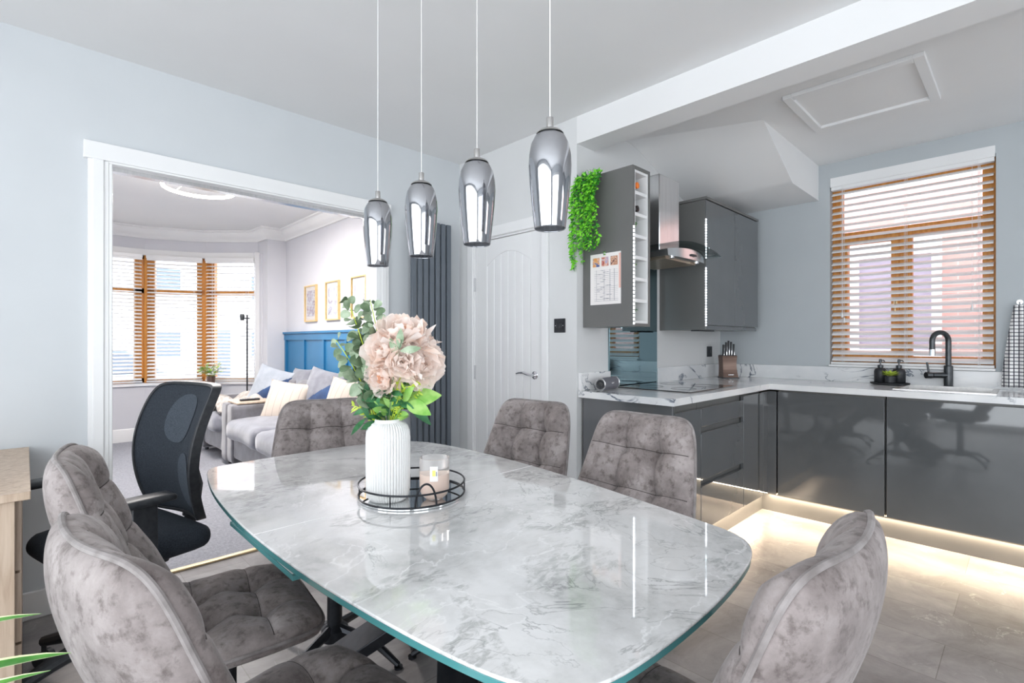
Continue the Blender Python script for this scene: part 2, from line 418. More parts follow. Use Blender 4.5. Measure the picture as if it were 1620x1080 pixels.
def text_obj(body, size, mat, M4, name, parent, depth=.0004):
    cu = bpy.data.curves.new(name, 'FONT'); cu.body = body; cu.size = size; cu.extrude = depth; cu.align_x = 'CENTER'; cu.align_y = 'CENTER'
    tmp = bpy.data.objects.new('tmp_text', cu)
    me = bpy.data.meshes.new_from_object(tmp); bpy.data.objects.remove(tmp)
    me.transform(M4); me.materials.append(M[mat])
    o = bpy.data.objects.new(name, me); COL.objects.link(o); o.parent = parent
    off = OFF.get(parent.name)
    if off is not None: me.transform(Matrix.Translation(-off))
    return o
# ------------------------------------------------------------------ the room
CZ = 2.55
struct(MB().box(-1.95, -2.65, -.12, 4.6, 3.095, 0).obj('floor', 'floor'))
struct(MB().box(-1.5, 3.125, -.12, 2.6, 8.2, .004).obj('floor', 'carpet'))
struct(MB().box(.295, 3.092, 0, 1.665, 3.126, .012).obj('trim_1', 'brass', bevel=.003))
w = MB(); w.box(-1.95, 3.02, 0, .28, 3.13, CZ); w.box(1.68, 3.02, 0, 2.372, 3.13, CZ); w.box(.28, 3.02, 2.05, 1.68, 3.13, CZ)
struct(w.obj('wall_left', 'wall'))
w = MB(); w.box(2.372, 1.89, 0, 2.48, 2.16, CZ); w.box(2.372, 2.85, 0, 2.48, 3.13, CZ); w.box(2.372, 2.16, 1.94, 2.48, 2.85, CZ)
struct(w.obj('wall_door', 'wall_warm'))
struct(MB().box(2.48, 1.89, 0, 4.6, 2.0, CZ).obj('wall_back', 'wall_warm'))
w = MB(); w.box(4.373, -2.65, 0, 4.6, .15, CZ); w.box(4.373, 1.055, 0, 4.6, 1.89, CZ); w.box(4.373, .15, 0, 4.6, 1.055, 1.03); w.box(4.373, .15, 2.385, 4.6, 1.055, CZ)
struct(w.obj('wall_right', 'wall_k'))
w = MB(); w.box(-1.95, -2.65, 0, -1.85, -2.3, CZ); w.box(-1.95, 2.1, 0, -1.85, 3.02, CZ); w.box(-1.95, -2.3, 2.46, -1.85, 2.1, CZ)
struct(w.obj('wall_rear', 'wall'))
w = MB(); w.box(-1.85, -2.65, 0, -1.4, -2.55, CZ); w.box(.9, -2.65, 0, 2.6, -2.55, CZ); w.box(3.9, -2.65, 0, 4.373, -2.55, CZ); w.box(2.6, -2.65, 0, 3.9, -2.55, .9); w.box(2.6, -2.65, 2.25, 3.9, -2.55, CZ); w.box(-1.4, -2.65, 2.3, .9, -2.55, CZ)
struct(w.obj('wall_near', 'wall'))
struct(MB().box(-1.95, -2.65, CZ, 4.6, 3.13, CZ+.1).obj('ceiling', 'ceil'))
struct(MB().box(2.372, -2.55, 2.387, 2.545, 1.89, CZ).obj('ceiling', 'ceil'))
# sloping boxed-in bulkhead above the wall cupboards
def blk():
    m = MB(); n = 16; A = []; B = []
    for i in range(n+1):
        t = i/n
        B.append(Vector((3.22+(3.767-3.22)*t, 1.13, CZ+(2.285-CZ)*t)))      # straight edge
        ang = t*PI/2
        q = Vector((2.90+.34*math.sin(ang), 1.889, CZ-.32*(1-math.cos(ang)))) if t <= 1 else None
        s = t*t*(3-2*t)
        l = Vector((3.22+(3.767-3.22)*t, 1.889, CZ+(2.285-CZ)*t))
        A.append(q.lerp(l, s))
    vs = A+B; fs = [(i, i+1, n+2+i, n+1+i) for i in range(n)]
    vs += [Vector((4.372, 1.889, CZ)), Vector((4.372, 1.13, CZ)), Vector((4.372, 1.889, 2.285)), Vector((4.372, 1.13, 2.285))]
    k = 2*n+2
    fs.append((n, 2*n+1, k+3, k+2))                       # soffit
    fs.append(tuple(range(n+1, 2*n+2))+(k+3, k+1))        # side
    m.mesh(vs, fs); return m
struct(blk().obj('ceiling', 'ceil', smooth=25))
# skirtings
b = MB(); b.box(-1.85, 3.003, 0, .2, 3.02, .12); b.box(1.78, 3.003, 0, 2.372, 3.02, .12); struct(b.obj('baseboard_left', 'gloss_white', bevel=.004))
b = MB(); b.box(2.356, 1.89, 0, 2.372, 2.105, .12); b.box(2.356, 2.94, 0, 2.372, 3.003, .12); struct(b.obj('baseboard_door', 'gloss_white', bevel=.004))
# opening architrave and lining
t = MB()
for y0, y1 in ((2.998, 3.02), (3.13, 3.152)):
    t.box(.205, y0, 0, .282, y1, 2.045); t.box(1.678, y0, 0, 1.755, y1, 2.045); t.box(.190, y0-.006, 2.045, 1.77, y1+.006, 2.125)
t.box(.222, 2.992, 0, .262, 2.999, 2.045); t.box(1.70, 2.992, 0, 1.735, 2.999, 2.045)
t.box(.28, 3.0, 0, .295, 3.15, 2.036); t.box(1.665, 3.0, 0, 1.68, 3.15, 2.036); t.box(.28, 3.0, 2.036, 1.68, 3.15, 2.051)
struct(t.obj('trim_2', 'gloss_white', bevel=.004))
struct(MB().box(.3, 3.055, 2.018, 1.66, 3.10, 2.036).obj('trim_3', 'steel'))
# door
t = MB()
t.box(2.352, 2.11, 0, 2.372, 2.163, 2.0); t.box(2.352, 2.845, 0, 2.372, 2.905, 2.0); t.box(2.348, 2.095, 1.94, 2.372, 2.92, 2.012)
t.box(2.372, 2.150, 0, 2.47, 2.171, 1.94); t.box(2.372, 2.838, 0, 2.47, 2.86, 1.94); t.box(2.372, 2.15, 1.928, 2.47, 2.86, 1.945)
struct(t.obj('trim_4', 'gloss_white', bevel=.004))
dr = thing('door_1', None, None, (2.38, 2.5, 0), world=True); struct(dr)
lf = MB()
y0, y1 = 2.175, 2.834; X0 = 2.378
lf.box(X0+.008, y0, .01, X0+.04, y1, 1.925)
py = [2.281+i*(2.708-2.281)/6 for i in range(7)]
lf.box(X0, y0, .01, X0+.02, py[0]-.004, 1.925); lf.box(X0, py[-1]+.004, .01, X0+.02, y1, 1.925); lf.box(X0, y0, .01, X0+.02, y1, .22)
arc = [(py[0]-.004+i*(py[-1]-py[0]+.008)/14, 1.742+.085*math.sin(PI*i/14)) for i in range(15)]
lf.prism([(py[-1]+.004, 1.925), (py[0]-.004, 1.925)]+arc, X0, X0+.02, 'x')
for a, b_ in zip(py, py[1:]): lf.box(X0+.004, a+.004, .22, X0+.02, b_-.004, 1.86)
lf.obj('door_leaf', 'gloss_white', dr, bevel=.003)
for z in (1.62, .98, .3):
    MB().box(2.366, 2.834, z-.05, 2.381, 2.848, z+.05).obj('hinge', 'steel', dr)
h = MB(); h.lathe([(.026, 0), (.026, .008), (.02, .011)], (2.378, 2.235, .985), 24, axis=(-1, 0, 0)); h.cyl((2.37, 2.235, .985), (2.335, 2.235, .985), .009)
h.tube([(2.335, 2.225, .985), (2.333, 2.26, .99), (2.333, 2.30, 1.0), (2.335, 2.34, .998), (2.337, 2.37, .992)], [.010, .010, .009, .007, .006], 10)
h.obj('door_handle', 'chrome', dr)
# light switch and socket
def plate(name, label, cx, cy, cz, nrm, n):
    t = thing(name, label, 'switch' if 'switch' in name else 'socket', (cx, cy, cz), world=True)
    m = MB()
    if nrm == 'x':
        m.box(cx-.009, cy-.043, cz-.043, cx, cy+.043, cz+.043); m.obj('faceplate', 'black', t, bevel=.002)
        for i in range(n):
            yy = cy+(i-(n-1)/2)*.017; MB().box(cx-.014, yy-.0065, cz-.014, cx-.008, yy+.0065, cz+.014).obj('rocker', 'gunmetal', t, bevel=.001)
        for s in (-.03, .03): MB().cyl((cx-.009, cy+s, cz), (cx-.0105, cy+s, cz), .003, n=10).obj('screw', 'chrome', t)
    else:
        m.box(cx-.043, cy-.009, cz-.043, cx+.043, cy, cz+.043); m.obj('faceplate', 'black', t, bevel=.002)
        for i in range(n):
            MB().box(cx-.009, cy-.014, cz-.014, cx+.009, cy-.008, cz+.014).obj('rocker', 'gunmetal', t, bevel=.001)
    return t
plate('light_switch', 'black square triple light switch on white wall right of panelled door', 2.372, 2.02, 1.302, 'x', 3)
plate('wall_socket', 'small black wall socket beside the knife block above marble worktop', 4.15, 1.89, 1.12, 'y', 1)
# radiator
r = thing('vertical_radiator', 'tall anthracite vertical radiator with flat columns beside white door', 'radiator', (2.05, 2.98, .2), world=True)
xs = [1.90, 1.955, 2.01, 2.065, 2.115, 2.16, 2.215]
for i, x in enumerate([1.885+.0495*k for k in range(7)]):
    MB().prism([(x, 2.935), (x+.004, 2.922), (x+.036, 2.922), (x+.041, 2.935), (x+.036, 2.948), (x+.004, 2.948)], .22, 2.045, 'z').obj('radiator_column', 'rad', r, bevel=.003)
for z in (.30, 1.94):
    m = MB(); m.box(1.90, 2.95, z, 2.215, 2.975, z+.03); m.box(2.02, 2.97, z, 2.05, 3.018, z+.03); m.obj('header_pipe', 'black', r)
# ceiling hatch
hh = thing('ceiling_hatch', 'white rectangular framed ceiling hatch above the kitchen units', 'hatch', (3.3, .65, CZ), world=True)
MB().box(3.03, .38, CZ-.006, 3.56, .91, CZ).obj('hatch_panel', 'ceil', hh)
m = MB(); m.box(2.99, .34, CZ-.022, 3.60, .385, CZ); m.box(2.99, .905, CZ-.022, 3.60, .95, CZ); m.box(2.99, .385, CZ-.022, 3.035, .905, CZ); m.box(3.555, .385, CZ-.022, 3.60, .905, CZ)
m.obj('hatch_frame', 'ceil', hh, bevel=.003)
# patio doors behind the viewpoint (daylight and reflections)
w = thing('window_2', None, None, (-1.9, -.1, 0), world=True); struct(w)
m = MB()
for i in range(5):
    y = -2.3+i*1.08; m.box(-1.93, y, 0, -1.87, y+.08, 2.46)
m.box(-1.93, -2.3, 0, -1.87, 2.1, .08); m.box(-1.93, -2.3, 2.40, -1.87, 2.1, 2.46); m.obj('window_frame', 'gloss_white', w)
w = thing('window_9', None, None, (3.25, -2.6, 1.5), world=True); struct(w)  # unseen window, added to lighten the drawer fronts of the hob run
m = MB(); m.box(2.6, -2.63, .9, 3.9, -2.57, .97); m.box(2.6, -2.63, 2.18, 3.9, -2.57, 2.25); m.box(2.6, -2.63, .97, 2.67, -2.57, 2.18); m.box(3.83, -2.63, .97, 3.9, -2.57, 2.18); m.box(3.21, -2.63, .97, 3.28, -2.57, 2.18); m.obj('window_frame', 'gloss_white', w)
w = thing('window_3', None, None, (-.25, -2.6, 0), world=True); struct(w)  # unseen glazing, added for daylight; opening narrowed to steer the light
m = MB()
for i in range(3):
    x = -1.4+i*1.11; m.box(x, -2.63, 0, x+.08, -2.57, 2.3)
m.box(-1.4, -2.63, 0, .9, -2.57, .08); m.box(-1.4, -2.63, 2.22, .9, -2.57, 2.3); m.obj('window_frame', 'gloss_white', w)
# ------------------------------------------------------------------ blinds
def blind(name, label, p0, p1, z0, z1, pitch, inward, cords=3, tilt=.12, group=None, sw=.05, valance=.06, tassels=False, vout=.03):
    """slatted blind between plan points p0 and p1; inward = unit vector to the room"""
    p0 = Vector((*p0, 0)); p1 = Vector((*p1, 0)); d = (p1-p0); L = d.length; d.normalize(); nv = Vector((*inward, 0)).normalized()
    root = thing(name, label, 'blind', (p0+p1)/2+Vector((0, 0, z0)), world=True, group=group)
    up = Vector((0, 0, 1))
    m = MB(); n = int((z1-z0-.03)/pitch)
    for i in range(n):
        z = z0+.04+i*pitch
        a = p0+d*.004; e = p1-d*.004
        dz = tilt*sw/2; vs = []
        for q in (a, e):
            for s, cr in ((-1, 0), (0, .003), (1, 0)):
                c = q+nv*s*sw/2+up*(z-s*dz+cr); vs += [c+up*.0013, c-up*.0013]
        m.mesh(vs, [(0, 2, 8, 6), (2, 4, 10, 8), (1, 7, 9, 3), (3, 9, 11, 5), (0, 6, 7, 1), (4, 5, 11, 10), (0, 1, 3, 2), (2, 3, 5, 4), (6, 8, 9, 7), (8, 10, 11, 9)])
    m.obj('slats', 'slat', root, smooth=60)
    m = MB()
    def slab(q0, q1, n0, n1, za, zb, mm):
        vs = [q0+nv*n0+up*za, q1+nv*n0+up*za, q1+nv*n1+up*za, q0+nv*n1+up*za]; vs += [v+up*(zb-za) for v in vs]
        mm.mesh(vs, [(3, 2, 1, 0), (4, 5, 6, 7), (0, 1, 5, 4), (1, 2, 6, 5), (2, 3, 7, 6), (3, 0, 4, 7)])
    slab(p0, p1, -.025, .025, z0, z0+.016, m); m.obj('bottom_rail', 'slat', root)
    m = MB(); slab(p0, p1, -.025, .022, z1-.035, z1, m); slab(p0-d*.004, p1+d*.004, vout-.005, vout+.006, z1-.01, z1+valance, m); m.obj('valance', 'gloss_white', root, bevel=.002)
    for i in range(cords):
        t = (.08, .5, .92)[i] if cords == 3 else (.15, .85)[i]
        m = MB()
        for s in (-.027, .027):
            for k in (-.004, .004):
                q = p0+d*(L*t+k)+nv*s; m.cyl(q+up*(z0+.01), q+up*z1, .0009, n=5)
        m.obj('ladder_cord', 'cord', root)
    if tassels:
        for t, zz in ((.085, 1.40), (.10, 1.36), (.885, 1.42)):
            q = p0+d*L*t+nv*.036
            m = MB(); m.cyl(q+up*zz, q+up*z1, .0011, n=5); m.lathe([(.004, .02), (.008, -.012), (.006, -.016)], q+up*zz, 8); m.obj('pull_cord', 'cord', root)
    return root
# kitchen window
w = thing('window_1', None, None, (4.46, .6, 1.03), world=True); struct(w)
m = MB(); X0, X1 = 4.445, 4.505
m.box(X0, .15, 1.03, X1, .215, 2.385); m.box(X0, .99, 1.03, X1, 1.055, 2.385); m.box(X0, .15, 1.03, X1, 1.055, 1.10); m.box(X0, .15, 2.33, X1, 1.055, 2.385)
m.box(X0, .15, 1.955, X1, 1.055, 2.02); m.box(X0, .575, 1.03, X1, .665, 1.99)
m.box(X0-.015, .645, 1.07, X1, .69, 1.98); m.box(X0-.015, .955, 1.07, X1, .995, 1.98); m.box(X0-.015, .645, 1.07, X1, .995, 1.12); m.box(X0-.015, .645, 1.93, X1, .995, 1.975)
m.obj('window_frame', 'oakframe', w, bevel=.003)
MB().box(4.472, .2, 1.08, 4.476, 1.0, 2.35).obj('window_pane', 'pane', w)
m = MB(); m.box(4.425, .655, 1.46, 4.435, .675, 1.50); m.tube([(4.42, .665, 1.49), (4.41, .665, 1.47), (4.41, .665, 1.40)], .006, 8); m.obj('window_handle', 'brass', w)
struct(MB().box(4.33, .15, 1.018, 4.46, 1.055, 1.034).obj('trim_5', 'gloss_white', bevel=.003))
blind('venetian_blind', 'white slatted blind in the kitchen window above the sink', (4.395, 1.048), (4.395, .157), 1.036, 2.375, .0475, (-1, 0), 3, tilt=.56, tassels=True, vout=.024)
# ------------------------------------------------------------------ lounge shell
LC = 2.60
struct(MB().box(2.372, 3.13, 0, 2.5, 6.65, LC).obj('wall_lounge_right', 'wall_l'))
struct(MB().box(-1.55, 3.13, 0, -1.4, 6.65, LC).obj('wall_lounge_left', 'wall_l'))
w = MB(); w.box(2.145, 6.55, 0, 2.372, 6.72, LC); w.box(-1.4, 6.55, 0, -1.045, 6.72, LC); struct(w.obj('wall_lounge_far', 'wall_l'))
BAY = [(2.145, 6.72), (2.13, 6.85), (1.65, 7.32), (1.05, 7.55), (.05, 7.55), (-.55, 7.32), (-1.03, 6.85), (-1.045, 6.72)]
def ringwall(m, pts, off, z0, z1):
    """wall following a polyline, thickness outward"""
    c = Vector((.55, 6.0)); P2 = []
    for i, p in enumerate(pts):
        p = Vector(p); a = Vector(pts[max(i-1, 0)]); e = Vector(pts[min(i+1, len(pts)-1)]); t = (e-a).normalized(); nrm = Vector((-t.y, t.x))
        if nrm.dot(p-c) < 0: nrm = -nrm
        P2.append((p, p+nrm*off))
    for (a, ao), (b, bo) in zip(P2, P2[1:]):
        vs = [(*q, z0) for q in (a, b, bo, ao)]+[(*q, z1) for q in (a, b, bo, ao)]
        m.mesh(vs, [(3, 2, 1, 0), (4, 5, 6, 7), (0, 1, 5, 4), (1, 2, 6, 5), (2, 3, 7, 6), (3, 0, 4, 7)])
    return m
BAY[0] = (2.145, 6.55); BAY[-1] = (-1.045, 6.55)
w = ringwall(MB(), [(2.145, 6.72)]+BAY[1:-1]+[(-1.045, 6.72)], .14, 0, .665); ringwall(w, [(2.145, 6.72)]+BAY[1:-1]+[(-1.045, 6.72)], .14, 2.30, LC); w.box(2.131, 6.72, .66, 2.26, 6.86, 2.31); w.box(-1.16, 6.72, .66, -1.03, 6.86, 2.31)
struct(w.obj('wall_bay', 'wall_l'))
struct(MB().prism([(-1.5, 3.13), (2.5, 3.13), (2.5, 6.8), (1.75, 7.5), (1.1, 7.75), (0, 7.75), (-.65, 7.5), (-1.5, 6.8)], LC, LC+.1).obj('ceiling', 'ceil'))
def inset(pts, k):
    """offset a right-to-left polyline to its left (inward) side with mitred corners"""
    out = []; V = [Vector(p) for p in pts]; n = len(V)
    for i, p in enumerate(V):
        d0 = (V[i]-V[i-1]).normalized() if i else None; d1 = (V[i+1]-V[i]).normalized() if i < n-1 else None
        d0 = d0 or d1; d1 = d1 or d0
        n0 = Vector((-d0.y, d0.x)); n1 = Vector((-d1.y, d1.x)); b_ = (n0+n1).normalized()
        out.append(p+b_*(k/max(.4, b_.dot(n0))))
    return out
def sweep(m, pts, prof):
    """prof: list of (inward offset, z)"""
    rows = [[(*q, z) for q in inset(pts, k)] for k, z in prof]
    n = len(pts)
    m.mesh([v for r_ in rows for v in r_], [(j*n+i, j*n+i+1, (j+1)*n+i+1, (j+1)*n+i) for j in range(len(rows)-1) for i in range(n-1)])
    return m
COV = [(0, LC-.13), (.02, LC-.13), (.022, LC-.11), (.05, LC-.09), (.085, LC-.045), (.09, LC-.02), (.12, LC-.018), (.12, LC)]
cv = sweep(MB(), [(2.372, 3.13), (2.372, 6.55), (2.145, 6.55)]+BAY[1:-1]+[(-1.045, 6.55), (-1.4, 6.55)], COV)
struct(cv.obj('trim_6', 'gloss_white', smooth=50))
SK = [(0, .16), (.006, .158), (.014, .14), (.016, .0)]
sk = sweep(MB(), BAY, SK); sk.box(2.13, 6.534, 0, 2.36, 6.55, .16); sk.box(2.356, 3.14, 0, 2.372, 6.55, .16)
struct(sk.obj('baseboard_bay', 'gloss_white'))
sl = sweep(MB(), BAY, [(-.02, .70), (.045, .70), (.045, .675), (-.02, .675)]); struct(sl.obj('trim_7', 'gloss_white'))
# bay head casing + jamb casing
hd = sweep(MB(), BAY[1:-1], [(0, 2.335), (.02, 2.335), (.02, 2.262), (-.05, 2.262)]); hd.box(2.085, 6.80, .70, 2.135, 6.86, 2.335)
struct(hd.obj('trim_8', 'gloss_white'))
# bay windows: orange frames, panes and blinds
names = ['right side', 'right front', 'middle', 'left front', 'left side']
blabel = ['white slatted blind on right angled bay pane beside floor lamp', 'white slatted blind on middle visible bay pane between two orange posts', 'white slatted blind on bay pane nearest the white left opening trim',
          'white slatted blind on hidden far left angled bay pane', 'white slatted blind on hidden far left side bay pane']
for i in range(5):
    a = Vector(BAY[i+1]); e = Vector(BAY[i+2]); d = (e-a).normalized(); nn = Vector((-d.y, d.x))
    if nn.dot(a-Vector((.55, 6))) > 0: nn = -nn      # inward
    wn = thing('window_%d' % (i+4), None, None, (*(a+e)/2, .7), world=True); struct(wn)
    m = MB()
    def bar(q0, q1, n0, n1, za, zb):
        vs = [Vector((*(q0+nn*n0), za)), Vector((*(q1+nn*n0), za)), Vector((*(q1+nn*n1), za)), Vector((*(q0+nn*n1), za))]
        vs += [v+Vector((0, 0, zb-za)) for v in vs]; m.mesh(vs, [(3, 2, 1, 0), (4, 5, 6, 7), (0, 1, 5, 4), (1, 2, 6, 5), (2, 3, 7, 6), (3, 0, 4, 7)])
    L = (e-a).length; o0, o1 = -.09, -.03
    wl = .05 if i == 0 else .10; wr = .10
    bar(a, a+d*wl, o0, o1, .70, 2.27); bar(e-d*wr, e, o0, o1, .70, 2.27); bar(a, e, o0, o1, .70, .76); bar(a, e, o0, o1, 2.22, 2.27); bar(a, e, o0, o1, 1.80, 1.86)
    if i < 4: bar(e-d*.028, e+d*.002, o1, .012, .70, 2.27)
    m.obj('window_frame', 'oakframe', wn)
    m = MB(); bar(a+d*.05, e-d*.05, -.062, -.058, .75, 2.23); m.obj('window_pane', 'pane', wn)
    if i < 3:
        blind('venetian_blind', blabel[i], (a+d*.03+nn*.028), (e-d*.03+nn*.028), .712, 2.235, .044, nn, 3 if L > .8 else 2, tilt=.45, group='white slatted blinds of the bay window', sw=.042, valance=.03, vout=.024)
# blue wall panelling with stiles
p = thing('wall_panelling', 'blue painted wall panelling with vertical stiles behind the sofas', 'panelling', (2.36, 5, 0), world=True)
MB().box(2.362, 3.16, .16, 2.372, 6.55, 1.30).obj('panel_board', 'blue', p)
m = MB(); m.box(2.342, 3.16, 1.225, 2.362, 6.55, 1.30); m.box(2.325, 3.16, 1.30, 2.372, 6.55, 1.325)
for y in (6.515, 5.94, 5.40, 4.86, 4.32, 3.78, 3.24): m.box(2.344, y-.02, .16, 2.362, y+.02, 1.23)
m.obj('stile_rail', 'blue', p, bevel=.002)
for i, (ya, yb, lab) in enumerate(((5.60, 5.92, 'gold framed picture nearest the bay window, above blue panelling'), (5.03, 5.35, 'middle of three gold framed pictures above blue panelling'), (4.44, 4.75, 'gold framed picture nearest the opening, above blue panelling'))):
    t = thing('picture_frame', lab, 'picture', (2.36, (ya+yb)/2, 1.44), world=True, group='gold framed pictures on the lounge wall')
    m = MB(); z0, z1 = 1.435, 1.852
    m.box(2.345, ya, z0, 2.372, ya+.014, z1); m.box(2.345, yb-.014, z0, 2.372, yb, z1); m.box(2.345, ya, z0, 2.372, yb, z0+.014); m.box(2.345, ya, z1-.014, 2.372, yb, z1); m.obj('frame', 'gold', t)
    MB().box(2.362, ya+.01, z0+.01, 2.368, yb-.01, z1-.01).obj('mount', 'paper', t)
    MB().box(2.36, ya+.05, z0+.06, 2.363, yb-.05, z1-.06).obj('print', art('print_%d' % i, i*3+1), t)
    MB().box(2.356, ya+.012, z0+.012, 2.3575, yb-.012, z1-.012).obj('glazing', 'glass', t)
# ring ceiling light and detector
l = bpy.data.lights.new('ring_light', 'AREA'); l.shape = 'DISK'; l.size = .5; l.energy = 13; l.color = (1, .95, .92); l.spread = PI
lo_ = bpy.data.objects.new('ring_light', l); COL.objects.link(lo_); lo_.location = (1.02, 4.72, 2.43)
l2 = bpy.data.lights.new('ring_light', 'POINT'); l2.shadow_soft_size = .2; l2.energy = 5; l2.color = (1, .95, .92)
lo_ = bpy.data.objects.new('ring_light', l2); COL.objects.link(lo_); lo_.location = (1.02, 4.72, 2.44)
t = thing('ring_ceiling_light', 'lit ring shaped ceiling light in the lounge', 'ceiling light', (1.02, 4.72, LC), world=True)
m = MB(); m.tube([(1.02+.25*math.cos(a*PI/32), 4.72+.25*math.sin(a*PI/32), 2.45) for a in range(64)], .013, 10, True); m.obj('glowing_ring', 'ring', t)
m = MB(); m.lathe([(.07, -.03), (.075, 0)], (1.02, 4.72, LC), 24)
for a in (0, 2.1, 4.2): m.tube([(1.02, 4.72, LC-.02), (1.02+.25*math.cos(a), 4.72+.25*math.sin(a), 2.455)], .004, 6)
m.obj('mount', 'nickel', t)
m = MB(); m.lathe([(.045, -.035), (.055, -.02), (.055, 0)], (.70, 5.04, LC), 24); tag(m.obj('smoke_detector', 'gloss_white'), 'small round white smoke detector on lounge ceiling', 'smoke detector')
# ------------------------------------------------------------------ soft shapes
def cushion(name, label, c, size, rot, mats, group=None, cat='cushion', split=False, pipe=None, n=18, plump=1.0, part_parent=None):
    """size = (w, h, thickness), local: w along x, h along z, thickness along y"""
    R_ = Matrix.Translation(c) @ Matrix.Rotation(rot[2], 4, 'Z') @ Matrix.Rotation(rot[0], 4, 'X') @ Matrix.Rotation(rot[1], 4, 'Y')
    w_, h_, t_ = size
    def f(sgn):
        def g(u, v):
            a = 2*u-1; b_ = 2*v-1
            k = (1-a*a)**.45*(1-b_*b_)**.45 if abs(a) < 1 and abs(b_) < 1 else 0
            pin = 1-.07*(1-abs(a))**.0*(b_*b_)*(1-a*a)
            x = a*w_/2*(1-.07*(1-b_*b_)); z = b_*h_/2*(1-.07*(1-a*a))
            wr = noise.noise(Vector((x*6+c[0], z*6, c[1]*3)))*.010
            return Vector((x, sgn*(t_/2*k*plump)+wr*k, z))
        return g
    m = MB()
    if split: n = 60
    for s in (1, -1):
        m.grid(f(s), n, n)
    if split:
        for fc in m.bm.faces:
            cc = fc.calc_center_median()
            if cc.z/h_ + cc.x/w_*.9*split < -.05: fc.material_index = 1
    o = m.obj(name, mats, part_parent, smooth=80, weld=True)
    if part_parent is None:
        o.matrix_world = R_; tag(o, label, cat, group)
    else: o.matrix_local = R_
    return o
def softbox(m, x0, y0, z0, x1, y1, z1, crown=.02, r=.03, n=10, wr=.006):
    """box with puffed top and rounded edges"""
    cx, cy, cz = (x0+x1)/2, (y0+y1)/2, (z0+z1)/2; hx, hy, hz = abs(x1-x0)/2, abs(y1-y0)/2, abs(z1-z0)/2
    def pt(a, b, c):
        p = Vector((a*hx, b*hy, c*hz))
        q = Vector((max(-hx+r, min(hx-r, p.x)), max(-hy+r, min(hy-r, p.y)), max(-hz+r, min(hz-r, p.z))))
        d = p-q
        if d.length > 1e-6: p = q+d.normalized()*min(d.length, r)
        if c > 0: p.z += crown*(1-a*a)*(1-b*b)*c
        p += Vector((1, 1, 1))*noise.noise(Vector(((cx+p.x)*5, (cy+p.y)*5, (cz+p.z)*5)))*wr
        return p+Vector((cx, cy, cz))
    def ax(i): return math.sin((i/n*2-1)*PI/2)
    for k in range(3):
        for s in (-1, 1):
            def g(u, v):
                a = math.sin((2*u-1)*PI/2); b = math.sin((2*v-1)*PI/2)
                c = [0, 0, 0]; c[k] = s; c[(k+1) % 3] = a; c[(k+2) % 3] = b
                return pt(*c)
            m.grid(g, n, n)
    return m
# ------------------------------------------------------------------ sofas (seat looks to -X)
def sofa(label, y0, y1, xf, grp):
    t = thing('sofa', label, 'sofa', ((xf+2.3)/2, (y0+y1)/2, 0), world=True, group=grp)
    softbox(MB(), xf+.02, y0+.02, .10, 2.28, y1-.02, .30, 0, .02).obj('base', 'sofa', t, smooth=80, weld=True)
    softbox(MB(), 2.05, y0+.02, .25, 2.30, y1-.02, .80, .01, .05).obj('backrest', 'sofa', t, smooth=80, weld=True)
    for ya in ((y0, y0+.17), (y1-.17, y1)):
        softbox(MB(), xf, ya[0], .04, 2.30, ya[1], .60, .004, .03).obj('armrest', 'sofa', t, smooth=80, weld=True)
    n = 2 if y1-y0 > 1.3 else 1; L = (y1-y0-.34)/n
    for i in range(n):
        softbox(MB(), xf-.06, y0+.17+i*L+.005, .29, 2.06, y0+.17+(i+1)*L-.005, .47, .035, .06, 12, .012).obj('seat_cushion', 'cush_grey', t, smooth=80, weld=True)
    for x in (xf+.06, 2.22):
        for y in (y0+.07, y1-.07): MB().cyl((x, y, 0), (x, y, .10), .018, .022).obj('leg', 'black', t)
    return t
sofa('grey velvet sofa nearer the opening, with wooden tray on its arm', 3.45, 5.42, 1.40, 'grey sofas along the blue wall')
sofa('grey velvet sofa further away by bay window, with beige throw', 5.44, 6.48, 1.40, 'grey sofas along the blue wall')
# ------------------------------------------------------------------ kitchen
WT = .908
k = thing('marble_worktop', 'L-shaped white marble worktop with dark veins and upstand', 'worktop', (3.3, 1.5, .87), world=True)
m = MB(); m.prism([(2.38, 1.27), (3.745, 1.27), (3.745, -1.2), (3.885, -1.2), (3.885, 1.885), (2.38, 1.885)], .87, WT)
# window run around the sink cut-out
SX0, SX1, SY0, SY1 = 3.885, 4.30, .15, .575
m.box(3.885, SY1, .87, 4.370, 1.885, WT); m.box(3.885, -1.2, .87, 4.370, SY0, WT); m.box(SX1, SY0, .87, 4.370, SY1, WT)
m.obj('slab', 'marble', k)
MB().box(2.385, 1.868, WT, 2.69, 1.889, 1.015).obj('upstand', 'marble', k, bevel=.002); MB().box(3.285, 1.868, WT, 4.349, 1.889, 1.015).obj('upstand', 'marble', k, bevel=.002); MB().box(4.35, -1.2, WT, 4.372, 1.868, 1.015).obj('upstand', 'marble', k, bevel=.002)
